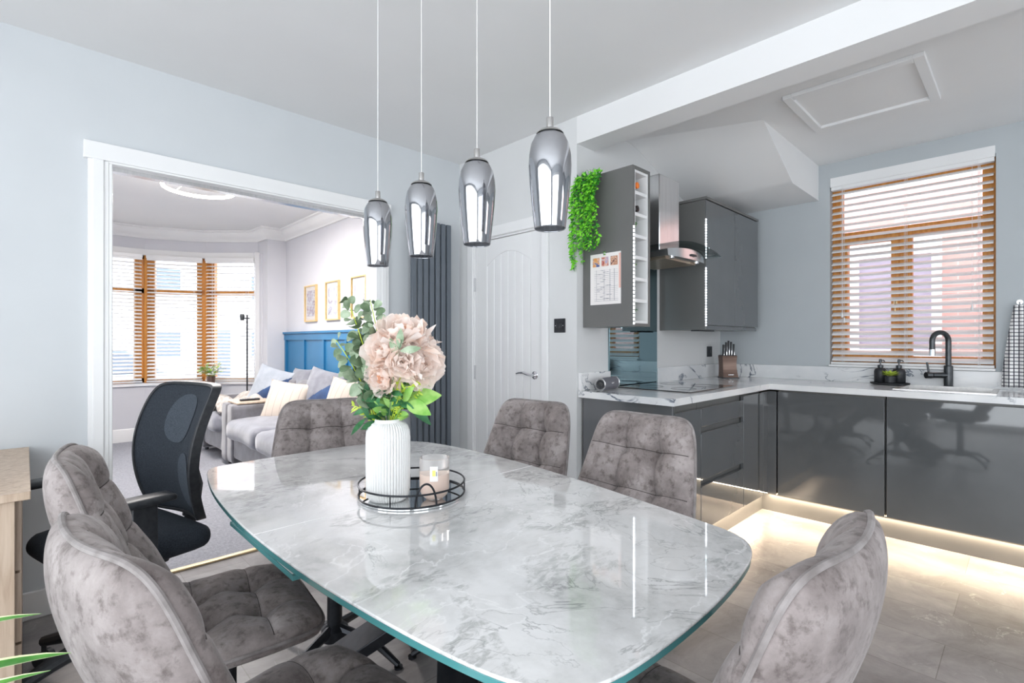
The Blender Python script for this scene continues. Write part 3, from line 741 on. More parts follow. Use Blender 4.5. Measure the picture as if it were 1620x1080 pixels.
# sink
s = thing('kitchen_sink', 'inset stainless steel sink in marble worktop below the window', 'sink', (4.09, .36, .75), world=True)
m = MB(); m.box(SX0, SY0, .73, SX1, SY1, .735); m.box(SX0, SY0, .73, SX0+.004, SY1, .909); m.box(SX1-.004, SY0, .73, SX1, SY1, .909); m.box(SX0, SY0, .73, SX1, SY0+.004, .909); m.box(SX0, SY1-.004, .73, SX1, SY1, .909)
m.obj('basin', 'sinksteel', s)
m = MB(); z0, z1 = .9085, .912
m.box(SX0-.02, SY0-.02, z0, SX1+.02, SY0+.006, z1); m.box(SX0-.02, SY1-.006, z0, SX1+.02, SY1+.02, z1); m.box(SX0-.02, SY0, z0, SX0+.006, SY1, z1); m.box(SX1-.006, SY0, z0, SX1+.02, SY1, z1); m.obj('rim', 'sinksteel', s)
MB().lathe([(.04, 0), (.045, .003)], (4.09, .36, .735), 20).obj('drain', 'black', s)
m = MB(); m.box(SX1-.008, .30, .86, SX1-.003, .33, .866); m.box(SX1-.008, .34, .86, SX1-.003, .37, .866); m.obj('overflow_slot', 'black', s)
# tap
t = thing('kitchen_tap', 'gunmetal swan neck mixer tap behind the sink', 'tap', (4.325, .372, WT), world=True)
tx, ty = 4.325, .372
MB().lathe([(.027, 0), (.027, .006), (.024, .008), (.024, .135), (.02, .14)], (tx, ty, WT), 24).obj('tap_body', 'gunmetal', t)
pts = [(tx, ty, WT+.13), (tx, ty, WT+.28)]
for i in range(13):
    a = PI*i/12; pts.append((tx-.055+.055*math.cos(a), ty+.035-.035*math.cos(a), WT+.30+.055*math.sin(a)))
pts.append((tx-.11, ty+.07, WT+.24))
MB().tube(pts, .0155, 14).obj('spout', 'gunmetal', t)
MB().cyl((tx-.11, ty+.07, WT+.245), (tx-.11, ty+.07, WT+.205), .0165, n=16).obj('spout_tip', 'chrome', t)
m = MB(); m.cyl((tx, ty, WT+.075), (tx-.055, ty+.075, WT+.075), .019, n=16); m.cyl((tx-.06, ty+.08, WT+.075), (tx-.08, ty+.105, WT+.075), .021, n=16); m.tube([(tx-.068, ty+.09, WT+.08), (tx-.075, ty+.10, WT+.16)], .006, 8); m.obj('lever', 'gunmetal', t)
# base units
def fronts_y(m, x0, x1, z0, z1, Y=1.29, th=.02): m.box(x0+.0015, Y, z0, x1-.0015, Y+th, z1)
UB = .135; UT = .855
def unit_y(name, label, x0, x1, parts):
    u = thing(name, label, 'cabinet', ((x0+x1)/2, 1.58, UB), world=True, group='grey units of the hob run')
    MB().box(x0+.001, 1.318, UB, x1-.001, 1.865, .868).obj('carcass', 'unit_side', u)
    for pn, z0, z1 in parts:
        d = MB().box(x0+.0015, 1.29, z0, x1-.0015, 1.312, z1).obj(pn, 'unit', u, bevel=.002)
        MB().box(x0+.0015, 1.286, z1-.004, x1-.0015, 1.306, z1+.001).obj('finger_rail', 'steel' if False else 'unit', d)
    return u
MB_ = MB
ep = MB(); ep.box(2.405, 1.29, UB, 2.425, 1.868, .868); tag(ep.obj('end_panel', 'unit', bevel=.001), 'plain grey end panel facing the dining table under worktop end', 'cabinet panel')
unit_y('base_cabinet', 'narrow grey gloss base unit at worktop end beside the drawers', 2.427, 2.732, [('door', UB, UT-.03)])
unit_y('drawer_unit', 'grey gloss unit of three handleless drawers under the hob', 2.734, 3.335, [('drawer', .70+.02, UT-.03), ('drawer', .42, .685), ('drawer', UB, .385)])
unit_y('base_cabinet', 'grey gloss base unit in the corner right of the drawers', 3.337, 3.68, [('door', UB, UT-.005)])
m = MB(); m.box(3.682, 1.29, UB, 3.785, 1.31, UT); m.box(3.765, 1.235, UB, 3.785, 1.31, UT); tag(m.obj('corner_post', 'unit', bevel=.001), 'grey corner filler post where the two cabinet runs meet', 'cabinet panel')
for y0, y1, lab in ((.617, 1.228, 'grey gloss base unit nearer the corner, left of sink unit'), (.010, .612, 'large grey gloss base unit under the sink and tap'), (-.6, .005, 'grey gloss base unit past the sink at right frame edge')):
    u = thing('base_cabinet', lab, 'cabinet', (4.0, (y0+y1)/2, UB), world=True, group='grey units under the window')
    if 'sink and' in lab:
        m = MB(); m.box(3.79, y0+.001, UB, 4.36, y1-.001, .70); m.box(3.79, y0+.001, .70, 3.86, y1-.001, .868); m.obj('carcass', 'unit_side', u)
    else: MB().box(3.79, y0+.001, UB, 4.36, y1-.001, .868).obj('carcass', 'unit_side', u)
    MB().box(3.765, y0+.0025, UB, 3.786, y1-.0025, UT).obj('door', 'unit', u, bevel=.002)
# plinths and LED strip
m = MB(); m.box(2.46, 1.345, 0, 3.82, 1.362, UB-.002); tag(m.obj('plinth', 'unit_side'), 'grey plinth below the drawers lit by warm strip', 'plinth', 'kitchen plinths')
m = MB(); m.box(3.815, -1.2, 0, 3.832, 1.345, UB-.002); tag(m.obj('plinth', 'unit_side'), 'grey plinth below the window units lit by warm strip', 'plinth', 'kitchen plinths')
m = MB(); m.box(3.804, -1.2, UB-.006, 3.812, 1.30, UB-.001); tag(m.obj('led_strip', 'led_warm'), 'warm glowing strip under window units above floor', 'light strip', 'plinth light strips')
m = MB(); m.box(2.45, 1.334, UB-.006, 3.77, 1.342, UB-.001); tag(m.obj('led_strip', 'led_warm'), 'warm glowing strip under drawer units above floor', 'light strip', 'plinth light strips')
def strip_light(loc, rot, sx, sy, e, col=(1, .79, .56), spread=3.1):
    l = bpy.data.lights.new('plinth_light', 'AREA'); l.shape = 'RECTANGLE'; l.size = sx; l.size_y = sy; l.energy = e; l.color = col; l.spread = spread
    o = bpy.data.objects.new('plinth_light', l); COL.objects.link(o); o.location = loc; o.rotation_euler = rot
strip_light((3.803, .05, UB-.010), (0, math.radians(32), 0), .012, 2.5, 2.9)
strip_light((3.1, 1.333, UB-.010), (math.radians(-32), 0, 0), 1.3, .012, 1.5)
# hob
t = thing('induction_hob', 'black glass induction hob set in the marble worktop', 'hob', (3.03, 1.6, WT), world=True)
MB().box(2.73, 1.35, WT, 3.36, 1.85, WT+.006).obj('glass_top', 'hob', t, bevel=.002)
for (x, y, rr) in ((2.9, 1.72, .09), (3.2, 1.72, .075), (2.9, 1.48, .075), (3.2, 1.48, .09)):
    m = MB(); m.tube([(x+rr*math.cos(a*PI/24), y+rr*math.sin(a*PI/24), WT+.0062) for a in range(48)], .0007, 4, True); m.obj('ring_mark', 'gunmetal', t)
# splashback
m = MB(); m.box(2.692, 1.877, WT+.002, 3.28, 1.889, 1.74); tag(m.obj('splashback', 'splash', bevel=.001), 'dark mirrored glass splashback between hob and hood', 'splashback')
# wine rack cupboard
wr = thing('wine_rack_cupboard', 'tall narrow grey wall cupboard with open white cubbies', 'cabinet', (2.52, 1.7, 1.288), world=True)
A0, A1, Z0, Z1 = 2.43, 2.612, 1.288, 2.19
m = MB(); m.box(A0, 1.54, Z0, A0+.02, 1.888, Z1); m.box(A1-.02, 1.54, Z0, A1, 1.888, Z1); m.box(A0+.02, 1.54, Z1-.02, A1-.02, 1.888, Z1); m.box(A0+.02, 1.54, Z0, A1-.02, 1.888, Z0+.018)
m.obj('shell', 'unit_side', wr, bevel=.001)
shz = [1.312+i*(2.165-1.312)/7 for i in range(8)]
m = MB(); m.box(A0+.021, 1.543, Z0+.018, A0+.029, 1.885, Z1-.02); m.box(A1-.029, 1.543, Z0+.018, A1-.021, 1.885, Z1-.02); m.box(A0+.029, 1.77, Z0+.018, A1-.029, 1.782, Z1-.02)
for z in shz: m.box(A0+.029, 1.545, z-.009, A1-.029, 1.77, z+.009)
m.obj('cubby_shelves', 'white', wr)
m = MB()
for i in range(26):
    z = 1.30+i*.0215; m.box(A0+.004, 1.5375, z, A0+.013, 1.5395, z+.012)
m.obj('led_tape', 'led_cool', wr)
for z, mt, rr, lab in ((shz[6]+.055, 'orange', .018, 'bottle with orange foil top in highest cubby'), (shz[5]+.045, 'wine', .018, 'dark capped bottle lying in second highest cubby')):
    b = thing('bottle', lab, 'bottle', (2.49, 1.6, z-.045), world=True, group='bottles in the wine rack')
    MB().lathe([(.036, 0), (.037, .01), (.037, .12), (.03, .15), (.014, .175)], (2.495, 1.755, z-.0089+.0), 20, axis=(0, -1, 0)).obj('bottle_body', 'wine', b)
    MB().lathe([(.014, .172), (.018, .178), (.018, .205), (.012, .208)], (2.495, 1.755, z-.0089), 16, axis=(0, -1, 0)).obj('foil_cap', mt, b)
def mini_plant(name, label, c, h, mats, seed, group=None, pr=.024, ph=.045, nl=60, spread=.035, L=.022, potmat='pot', w=.5):
    rnd = random.Random(seed)
    t = thing(name, label, 'plant', c, world=True, group=group); c = Vector(c)
    MB().lathe([(pr*.8, 0), (pr, ph), (pr*.88, ph), (pr*.8, ph-.006)], c, 18).obj('pot', potmat, t)
    m = MB()
    for i in range(nl):
        a = rnd.uniform(0, 2*PI); u = rnd.uniform(.2, 1); p = c+Vector((math.cos(a)*pr*.7*(1-u*.3), math.sin(a)*pr*.7*(1-u*.3), ph-.005))
        q = c+Vector((math.cos(a)*spread*u, math.sin(a)*spread*u, ph+h*rnd.uniform(.3, 1)*(1-.4*u)))
        m.mi = 0; m.tube([p, (p+q)/2+Vector((0, 0, .004)), q], .0006, 3)
        m.mi = rnd.randint(0, len(mats)-1)
        for _ in range(2):
            m.leaf(p.lerp(q, rnd.uniform(.5, 1)), (math.cos(a)+rnd.uniform(-.7, .7), math.sin(a)+rnd.uniform(-.7, .7), rnd.uniform(-.2, .9)), (0, 0, 1), L, L*w, .2)
    m.obj('foliage', mats, t, smooth=0)
    return t
for zi, lab in ((4, 'small potted herb in white pot, upper cubby of wine rack'), (2, 'small potted plant in white pot, middle cubby of wine rack'), (0, 'small potted plant in white pot, lowest cubby of wine rack')):
    mini_plant('potted_plant', lab, (2.495, 1.60, shz[zi]+.009), .05, ['ivy_d', 'leaf_l'], zi+3, 'little plants in the wine rack')
f = MB()
for i, x in enumerate((2.485, 2.51, 2.53)):
    f.lathe([(.011, 0), (.012, .012), (.006, .018), (.009, .026), (.007, .034), (.001, .037)], (x, 1.60+.008*i, shz[3]+.009), 12)
f.box(2.472, 1.59, shz[3]+.009, 2.545, 1.625, shz[3]+.012)
tag(f.obj('dark_figurine', 'black'), 'small dark figurine group in the wine rack cubby', 'ornament')
# right wall cupboard
wc = thing('wall_cabinet', 'grey gloss two door wall cupboard right of the cooker hood', 'cabinet', (3.8, 1.7, 1.285), world=True)
B0, B1 = 3.335, 4.27
m = MB(); m.box(B0, 1.545, 1.285, B0+.018, 1.888, 2.175); m.box(B1-.018, 1.562, 1.30, B1, 1.888, 2.175); m.box(B0+.018, 1.562, 1.29, B1-.018, 1.888, 1.31); m.box(B0+.018, 1.565, 1.31, B1-.018, 1.888, 2.175)
m.obj('carcass', 'unit_side', wc, bevel=.001)
m = MB(); m.box(B0-.004, 1.535, 2.177, B1+.004, 1.888, 2.195); m.obj('cornice', 'unit_side', wc, bevel=.001)
for x0, x1 in ((B0+.003, 3.815), (3.819, B1)):
    d = MB().box(x0, 1.54, 1.318, x1, 1.560, 2.172).obj('door', 'unit', wc, bevel=.002)
    MB().box(x0, 1.552, 1.287, x1, 1.562, 1.314).obj('grip_recess', 'unit', d)
m = MB()
for i in range(40):
    z = 1.31+i*.0185
    if 1.70 < z < 1.77: continue
    m.box(B0-.003, 1.5375, z, B0+.004, 1.541, z+.010)
m.obj('led_tape', 'led_cool', wc)
MB().box(3.36, 1.60, 1.277, 3.60, 1.66, 1.285).obj('under_light', 'black', wc)
# cooker hood
hd = thing('cooker_hood', 'stainless steel chimney hood with curved glass canopy', 'cooker hood', (2.98, 1.7, 1.7), world=True)
m = MB(); m.box(2.864, 1.622, 1.76, 3.118, 1.888, 2.262); m.obj('chimney', 'steel', hd, bevel=.006)
def visor(u0, u1, y, z):
    pass
m = MB(); n = 12
vs = []
for i in range(n+1):
    x = 2.73+(3.20-2.73)*i/n; a = (i/n*2-1)
    yb = 1.46+.03*a*a; zt = 1.775-.020*a*a
    vs += [(x, yb, 1.712+.004*a*a), (x, yb+.004, zt), (x, 1.888, zt), (x, 1.888, 1.712)]
fs = []
for i in range(n):
    for j in range(4): fs.append((i*4+j, i*4+(j+1) % 4, (i+1)*4+(j+1) % 4, (i+1)*4+j))
fs += [(0, 1, 2, 3), (n*4, n*4+1, n*4+2, n*4+3)]
m.mesh(vs, fs); body = m.obj('hood_body', 'steel', hd)
MB().box(2.77, 1.53, 1.704, 3.16, 1.83, 1.713).obj('grease_filter', 'filter', hd)
MB().box(2.955, 1.452, 1.733, 3.02, 1.462, 1.745).obj('control_buttons', 'black', body, bevel=.002)
for x in (2.80, 3.12): MB().cyl((x, 1.505, 1.7135), (x, 1.505, 1.706), .016, n=16).obj('lamp', 'chrome', hd)
m = MB()
def gl(u, v):
    a = 2*u-1; x = 2.965+.345*a
    return Vector((x, 1.42+(1.885-1.42)*v, 1.806-.044*a*a))
m.grid(gl, 24, 4); m.obj('glass_canopy', 'canopy', hd, solid=.006)
# calendar clipped to the cupboard side
cl = thing('wall_calendar', 'white photo calendar page clipped on the grey cupboard side', 'calendar', (2.43, 1.72, 1.42), world=True)
cy0, cy1, cz0, cz1 = 1.617, 1.83, 1.42, 1.718
MB().box(2.4265, cy0, cz0, 2.4295, cy1, cz1).obj('paper', 'paper', cl)
MB().box(2.4255, cy0, cz0+.09, 2.4266, cy0+.012, cz1-.01).obj('pink_edge', P('pink', (.85, .5, .42), .6), cl)
pc = [((.75, .35, .12), (.10, .13, .3)), ((.5, .12, .1), (.45, .4, .6)), ((.22, .10, .08), (.5, .25, .16))]
for i in range(3):
    mm = P('photo_%d' % i, pc[i][0], .4); v = wcoords(mm, loc=(0, i*3.3, 0))
    LK(mm, ramp(mm, noi(mm, v, 60, 3), [(.42, pc[i][0]), (.5, (.85, .55, .4)), (.58, pc[i][1])]), BS(mm).inputs['Base Color'])
    y = cy1-.018-i*.063
    MB().box(2.4252, y-.048, cz1-.075, 2.4266, y, cz1-.022).obj('photo', mm, cl)
rnd = random.Random(4); m = MB()
for i in range(16):
    z = cz1-.10-i*.011; y = cy1-.05-rnd.choice((0, .02, .04, .06)); L = rnd.uniform(.02, .05)
    for j in range(int(L/.006)): m.box(2.4258, y-j*.006-.0042, z+rnd.uniform(-.0006, .001), 2.4266, y-j*.006, z+.0018)
for y in (cy1-.045, cy1-.10, cy1-.14, cy1-.17): m.box(2.4261, y, cz0+.02, 2.4266, y+.0006, cz1-.095)
for i in range(18): m.box(2.4261, cy0+.02, cz0+.02+i*.0105, 2.4266, cy1-.03, cz0+.0204+i*.0105)
m.obj('handwriting', 'ink', cl)
m = MB(); m.box(2.420, 1.716, cz1-.012, 2.427, 1.734, cz1+.008); m.tube([(2.424, 1.72, cz1+.006), (2.424, 1.725, cz1+.022), (2.424, 1.73, cz1+.006)], .0012, 6); tag(m.obj('bulldog_clip', 'chrome'), 'small metal clip holding the calendar to the cupboard', 'clip')
# hanging ivy on the cupboard side
rnd = random.Random(8)
iv = thing('hanging_ivy', 'bright green trailing artificial ivy hanging on the cupboard side', 'plant', (2.40, 1.83, 2.17), world=True)
mS = MB(); mL = MB()
for s_ in range(30):
    y = 1.735+.165*rnd.random(); x = 2.415-.07*rnd.random()
    u = (y-1.72)/.19
    L = .18+.30*rnd.random()+.16*max(0, u-.3)
    if rnd.random() < .3: L *= .5
    pts = [Vector((x+.01, y, 2.16+.03*rnd.random()))]
    top = pts[0].z; dy = rnd.uniform(-.02, .05)
    nseg = 9
    for i in range(1, nseg+1):
        t_ = i/nseg; pts.append(Vector((max(2.33, min(2.422, x-.03*math.sin(t_*PI)+rnd.uniform(-.008, .008))), y+dy*t_+rnd.uniform(-.006, .006), top-L*t_)))
    mS.tube(pts, .0012, 4)
    k_ = int(L/.0085)
    for i in range(k_):
        t_ = i/k_*nseg; j = min(int(t_), nseg-1); p = pts[j].lerp(pts[j+1], t_-j)
        a = rnd.uniform(0, 2*PI); d = Vector((-abs(math.cos(a))*.9-.1, math.sin(a), rnd.uniform(-1.0, .35)))
        p.x = min(p.x, 2.418)
        mL.mi = 0 if rnd.random() < .68 else 1
        mL.leaf(p, d, (-1, rnd.uniform(-.5, .5), .6), rnd.uniform(.020, .032), rnd.uniform(.011, .016), .25, .25, 4)
for i in range(9): mS.tube([(2.40, 1.75+.012*i, 2.15), (2.39, 1.755+.013*i, 2.19+.012*(i % 3)), (2.38, 1.76+.013*i, 2.205+.01*(i % 2))], .001, 4)
for i in range(60):
    mL.mi = i % 2; mL.leaf((2.40-.03*rnd.random(), 1.72+.18*rnd.random(), 2.14+.05*rnd.random()), (-.5+rnd.uniform(-.5, .5), rnd.uniform(-1, 1), rnd.uniform(-.3, 1)), (-1, 0, .5), .028, .014, .2, .2, 4)
mS.obj('vines', 'ivy_d', iv); mL.obj('leaves', ['ivy', 'ivy_d'], iv, smooth=0)
# speaker on the worktop
sp = thing('bluetooth_speaker', 'small grey mesh cylinder speaker at the worktop end', 'speaker', (2.58, 1.82, WT), world=True)
SC = Vector((2.44, 1.768, WT+.041)); SE = Vector((2.655, 1.81, WT+.041)); sd = (SE-SC).normalized(); SLn = (SE-SC).length
def octa(r, k=.82): return [(r*k*math.cos(a), r*math.sin(a)) for a in [PI/8+i*PI/4 for i in range(8)]]
def ext(m, c0, d, L, prof):
    side = Vector((-d.y, d.x, 0)); up = Vector((0, 0, 1)); n = len(prof)
    vs = [c0+side*a+up*b for a, b in prof]+[c0+d*L+side*a+up*b for a, b in prof]
    m.mesh(vs, [tuple(range(n))[::-1], tuple(range(n, 2*n))]+[(i, (i+1) % n, n+(i+1) % n, n+i) for i in range(n)])
m = MB(); ext(m, SC+sd*.008, sd, SLn-.016, octa(.040)); m.obj('grille', noisy('grey_speaker_mesh', (.13, .13, .15), (.24, .24, .27), 400, .8, .4), sp, bevel=.006)
for c0 in (SC, SC+sd*(SLn-.008)):
    m = MB(); ext(m, c0, sd, .008, octa(.0415)); m.obj('end_ring', 'steel', sp, bevel=.003)
m = MB(); m.lathe([(.028, 0), (.024, .002), (.010, -.001)], SC, 20, axis=-sd); m.obj('driver_cone', 'black', sp)
m = MB(); m.tube([SC+Vector((0, 0, -.035))-sd*.003, SC+Vector((-.02, -.01, -.037)), SC+Vector((-.035, .0, -.0385))], .002, 6); m.obj('strap', 'black', sp)
ang = math.atan2(sd.y, sd.x)
text_obj('SONY', .013, 'gloss_white', Matrix.Translation(SC+sd*SLn*.5+Vector((sd.y, -sd.x, 0))*.0325+Vector((0, 0, .004))) @ Matrix.Rotation(ang, 4, 'Z') @ Matrix.Rotation(PI/2, 4, 'X'), 'maker_name', sp)
# knife block
kb = thing('knife_block', 'brown metal knife block in the worktop corner', 'knife block', (4.13, 1.72, WT), -.75)
def kbp(u, v):
    pass
m = MB(); n = 10; vs = []
for i in range(n+1):
    z = .175*i/n; t_ = i/n
    f_ = -.052+.014*math.sin(t_*PI)*1.0+.018*t_; b_ = .045+.012*t_
    hw = .062-.006*math.sin(t_*PI*.9)
    vs += [(-hw, f_, z+.006), (hw, f_, z+.006), (hw, b_, z+.006), (-hw, b_, z+.006)]
fs = [(3, 2, 1, 0), (n*4, n*4+1, n*4+2, n*4+3)]
for i in range(n):
    for j in range(4): fs.append((i*4+j, i*4+(j+1) % 4, (i+1)*4+(j+1) % 4, (i+1)*4+j))
m.mesh(vs, fs); m.obj('block_body', 'copper', kb, bevel=.002)
MB().box(-.066, -.058, 0, .066, .05, .007).obj('block_base', 'black', kb)
MB().box(-.056, -.032, .180, .056, .055, .186).obj('slot_top', 'black', kb)
for i, (x, L) in enumerate(((-.042, .085), (-.02, .105), (0, .118), (.021, .108), (.042, .090))):
    h_ = MB().tube([(x, .0, .185), (x+.003, .004, .185+L*.5), (x+.008*(1 if i else 1), .012, .185+L)], [.0085, .0075, .0085], 8).obj('knife_handle', 'black', kb)
    MB().tube([(x+.0065, -.004, .187), (x+.0085, .0, .185+L*.5), (x+.014, .008, .183+L)], .0045, 6).obj('steel_rivet_band', 'chrome', h_)
text_obj('SHARP', .012, 'steel', Matrix.Translation((0, -.0515, .03)) @ Matrix.Rotation(PI/2, 4, 'X'), 'maker_name', kb) if False else None
m = MB()
for i in range(9): m.box(-.022+i*.005, -.0535, .026, -.0185+i*.005, -.046, .030)
m.obj('maker_name', 'steel', kb)
# soap dispensers on tray
ty = MB(); ty.lathe([(.07, 0), (.088, .004), (.09, .014), (.086, .014), (.082, .008)], (0, 0, 0), 40)
o = ty.obj('soap_tray', 'black'); o.location = (4.262, .672, WT+.001); o.scale = (1, 1.25, 1); tag(o, 'oval black tray by the sink holding two soap dispensers', 'tray')
def dispenser(lab, x, y):
    t = thing('soap_dispenser', lab, 'soap dispenser', (x, y, WT+.0155), world=True, group='black soap dispensers by the sink'); c = Vector((x, y, WT+.0155))
    MB().lathe([(.034, 0), (.037, .004), (.037, .075), (.032, .090), (.014, .098), (.014, .104)], c, 28).obj('bottle', 'black', t, smooth=50)
    m = MB(); m.lathe([(.017, .100), (.017, .118), (.010, .120)], c, 20); m.lathe([(.004, .118), (.004, .135), (.009, .137), (.008, .158), (.004, .160)], c, 12); m.tube([c+Vector((0, 0, .150)), c+Vector((-.02, -.02, .152)), c+Vector((-.028, -.028, .146))], .0035, 8); m.obj('pump', 'gunmetal', t)
dispenser('left of two black soap dispensers on oval tray', 4.27, .725)
dispenser('right of two black soap dispensers on oval tray', 4.29, .625)
t = thing('succulent', 'yellow-green succulent in small black pot before the dispensers', 'plant', (4.215, .662, WT+.0155), world=True); c = Vector((4.215, .662, WT+.0155))
MB().lathe([(.026, 0), (.030, .004), (.030, .045), (.026, .045)], c, 20).obj('pot', 'black', t)
m = MB()
for i in range(22):
    a = i*2.4; e = .2+.8*(i/22); m.leaf(c+Vector((0, 0, .046)), (math.cos(a), math.sin(a), e), (0, 0, 1), .060, .020, .05, .3, 4)
m.obj('succulent_leaves', 'fern', t, smooth=0)
# tea towel hanging on a hook
t = thing('tea_towel', 'black and white checked tea towel hanging at far right', 'towel', (4.31, .045, WT), world=True)
def tw(sg):
    def g(u, v):
        z = .925+.50*v; wd = .12-.085*v**1.5
        y = .045+(u-.5)*wd*1.3; x = 4.325+sg*.012+.012*math.sin(u*14)*(1-v*.6)+.006*math.sin(v*9+u*4)
        return Vector((x, y, z))
    return g
m = MB(); m.grid(tw(-1), 30, 30); m.obj('towel_cloth', 'check', t, smooth=80, solid=.004)
m = MB(); m.tube([(4.372, .045, 1.445), (4.335, .045, 1.44), (4.315, .045, 1.425), (4.305, .045, 1.44)], .004, 8); m.lathe([(.012, 0), (.014, .004)], (4.373, .045, 1.445), 14, axis=(-1, 0, 0)); tag(m.obj('wall_hook', 'chrome'), 'small chrome wall hook holding the checked tea towel', 'hook')
# ------------------------------------------------------------------ dining table
tb = thing('dining_table', 'boat shaped dining table with glossy grey marble top', 'table', (.84, 1.2, 0), world=True)
TZ = .76
raw = [(.455, 1.975), (.415, 1.80), (.388, 1.58), (.374, 1.30), (.380, 1.0), (.402, .75), (.430, .56), (.462, .452), (.52, .392), (.62, .372), (.80, .368), (.98, .382), (1.10, .408), (1.168, .462), (1.196, .56),
       (1.232, .76), (1.275, 1.02), (1.303, 1.30), (1.308, 1.56), (1.288, 1.78), (1.245, 1.90), (1.17, 1.965), (1.02, 2.005), (.84, 2.020), (.66, 2.018), (.52, 2.008)]
def catmull(P_, k=5):
    out = []; n = len(P_)
    for i in range(n):
        p0, p1, p2, p3 = [Vector(P_[(i+j-1) % n]) for j in range(4)]
        for s in range(k):
            t = s/k; out.append(.5*((2*p1)+(-p0+p2)*t+(2*p0-5*p1+4*p2-p3)*t*t+(-p0+3*p1-3*p2+p3)*t**3))
    return out
OUT = catmull(raw)
def scl(pts, k):
    c = Vector((.84, 1.19)); return [c+(p-c)*(1-k/(p-c).length) for p in pts]
m = MB(); m.prism([tuple(p) for p in OUT], TZ-.006, TZ); o = m.obj('tabletop', 'tablemarble', tb, bevel=.002)
m = MB(); m.prism([tuple(p) for p in scl(OUT, .002)], TZ-.018, TZ-.0065); m.obj('glass_edge', 'teal', tb, bevel=.001)
# seam of the extension
def xr(y):
    xs = []
    for a, b in zip(OUT, OUT[1:]+OUT[:1]):
        if (a.y-y)*(b.y-y) <= 0 and a.y != b.y: xs.append(a.x+(b.x-a.x)*(y-a.y)/(b.y-a.y))
    return min(xs), max(xs)
a, e = xr(1.235); MB().box(a+.002, 1.2335, TZ-.0005, e-.002, 1.2365, TZ+.0004).obj('top_seam', 'gloss_white', tb)
lf = MB(); lf.box(.385, 1.03, TZ-.040, 1.29, 1.46, TZ-.030); lf.obj('extension_leaf', 'teal', tb, bevel=.001)
m = MB(); m.box(.388, 1.04, TZ-.0295, 1.28, 1.45, TZ-.0235); m.obj('leaf_surface', 'tablemarble', tb)
m = MB(); m.box(.50, .75, TZ-.075, 1.18, 1.70, TZ-.042); m.obj('underframe', 'blackmetal', tb)
for sx in (-1, 1):
    for sy in (-1, 1):
        top = Vector((.84+sx*.10, 1.2+sy*.10, TZ-.07)); bot = Vector((.84+sx*.30, 1.2+sy*.52, .02))
        mid = Vector((.84-sx*.02, 1.2+sy*.10, .40))
        m = MB()
        for p0, p1 in ((Vector((.84+sx*.24, 1.2+sy*.34, TZ-.07)), mid), (mid, bot)):
            d = (p1-p0).normalized(); s_ = Vector((-sy*.4, sx*1.0, 0)).normalized(); s_ = (s_-d*s_.dot(d)).normalized(); q = d.cross(s_)
            vs = [p+s_*a*.055+q*b*.018 for p in (p0, p1) for a, b in ((-1, -1), (1, -1), (1, 1), (-1, 1))]
            m.mesh(vs, [(3, 2, 1, 0), (4, 5, 6, 7)]+[(i, (i+1) % 4, 4+(i+1) % 4, 4+i) for i in range(4)])
        m.box(bot.x-.05, bot.y-.05, 0, bot.x+.05, bot.y+.05, .03)
        m.obj('leg', 'blackmetal', tb, bevel=.003)
# ------------------------------------------------------------------ dining chairs (local: faces +Y, origin on floor under seat)
def superell(a, b, n=4.5):
    r = max(abs(a), abs(b))
    if r < 1e-6: return a, b
    l = math.hypot(a, b); c, s = abs(a)/l, abs(b)/l
    Rs = 1/max(c, s); Re = (c**n+s**n)**(-1/n); k = 1+(Re/Rs-1)*r**3
    return a*k, b*k
def pad(prof, hw, T_front, T_back, band, buttons, seams_a, seams_b, wrap=0, n=56, corner=4.5):
    """prof(t)->(centre, normal) for t in 0..1 ; hw(t) half width. returns fn(a,b,side)"""
    def P_(a, b, side):
        x, y = superell(a, b, corner); t = (y+1)/2
        c, nr = prof(t); w_ = hw(t); m_ = max(abs(a), abs(b))
        base = c+Vector((x*w_, 0, 0))+nr*(wrap*x*x)
        if side > 0:
            d = band/2+T_front*(1-m_**4)**.55
            for bx, by in buttons:
                q = math.hypot((a-bx)*w_, (b-by)*.22); d -= .030*math.exp(-(q/.048)**2)+.010*math.exp(-(q/.014)**2)
            for s in seams_a: d -= .013*math.exp(-abs((a-s)*w_)/.009)*(1-m_**8)
            for s in seams_b: d -= .010*math.exp(-abs((b-s)*.22)/.009)*(1-m_**8)
            if m_ < .97: d += noise.noise(Vector((a*3, b*3, 1.3)))*.004
            return base+nr*d
        if side < 0:
            return base-nr*(band/2+T_back*(1-m_**3.5)**.6)
        return base
    return P_
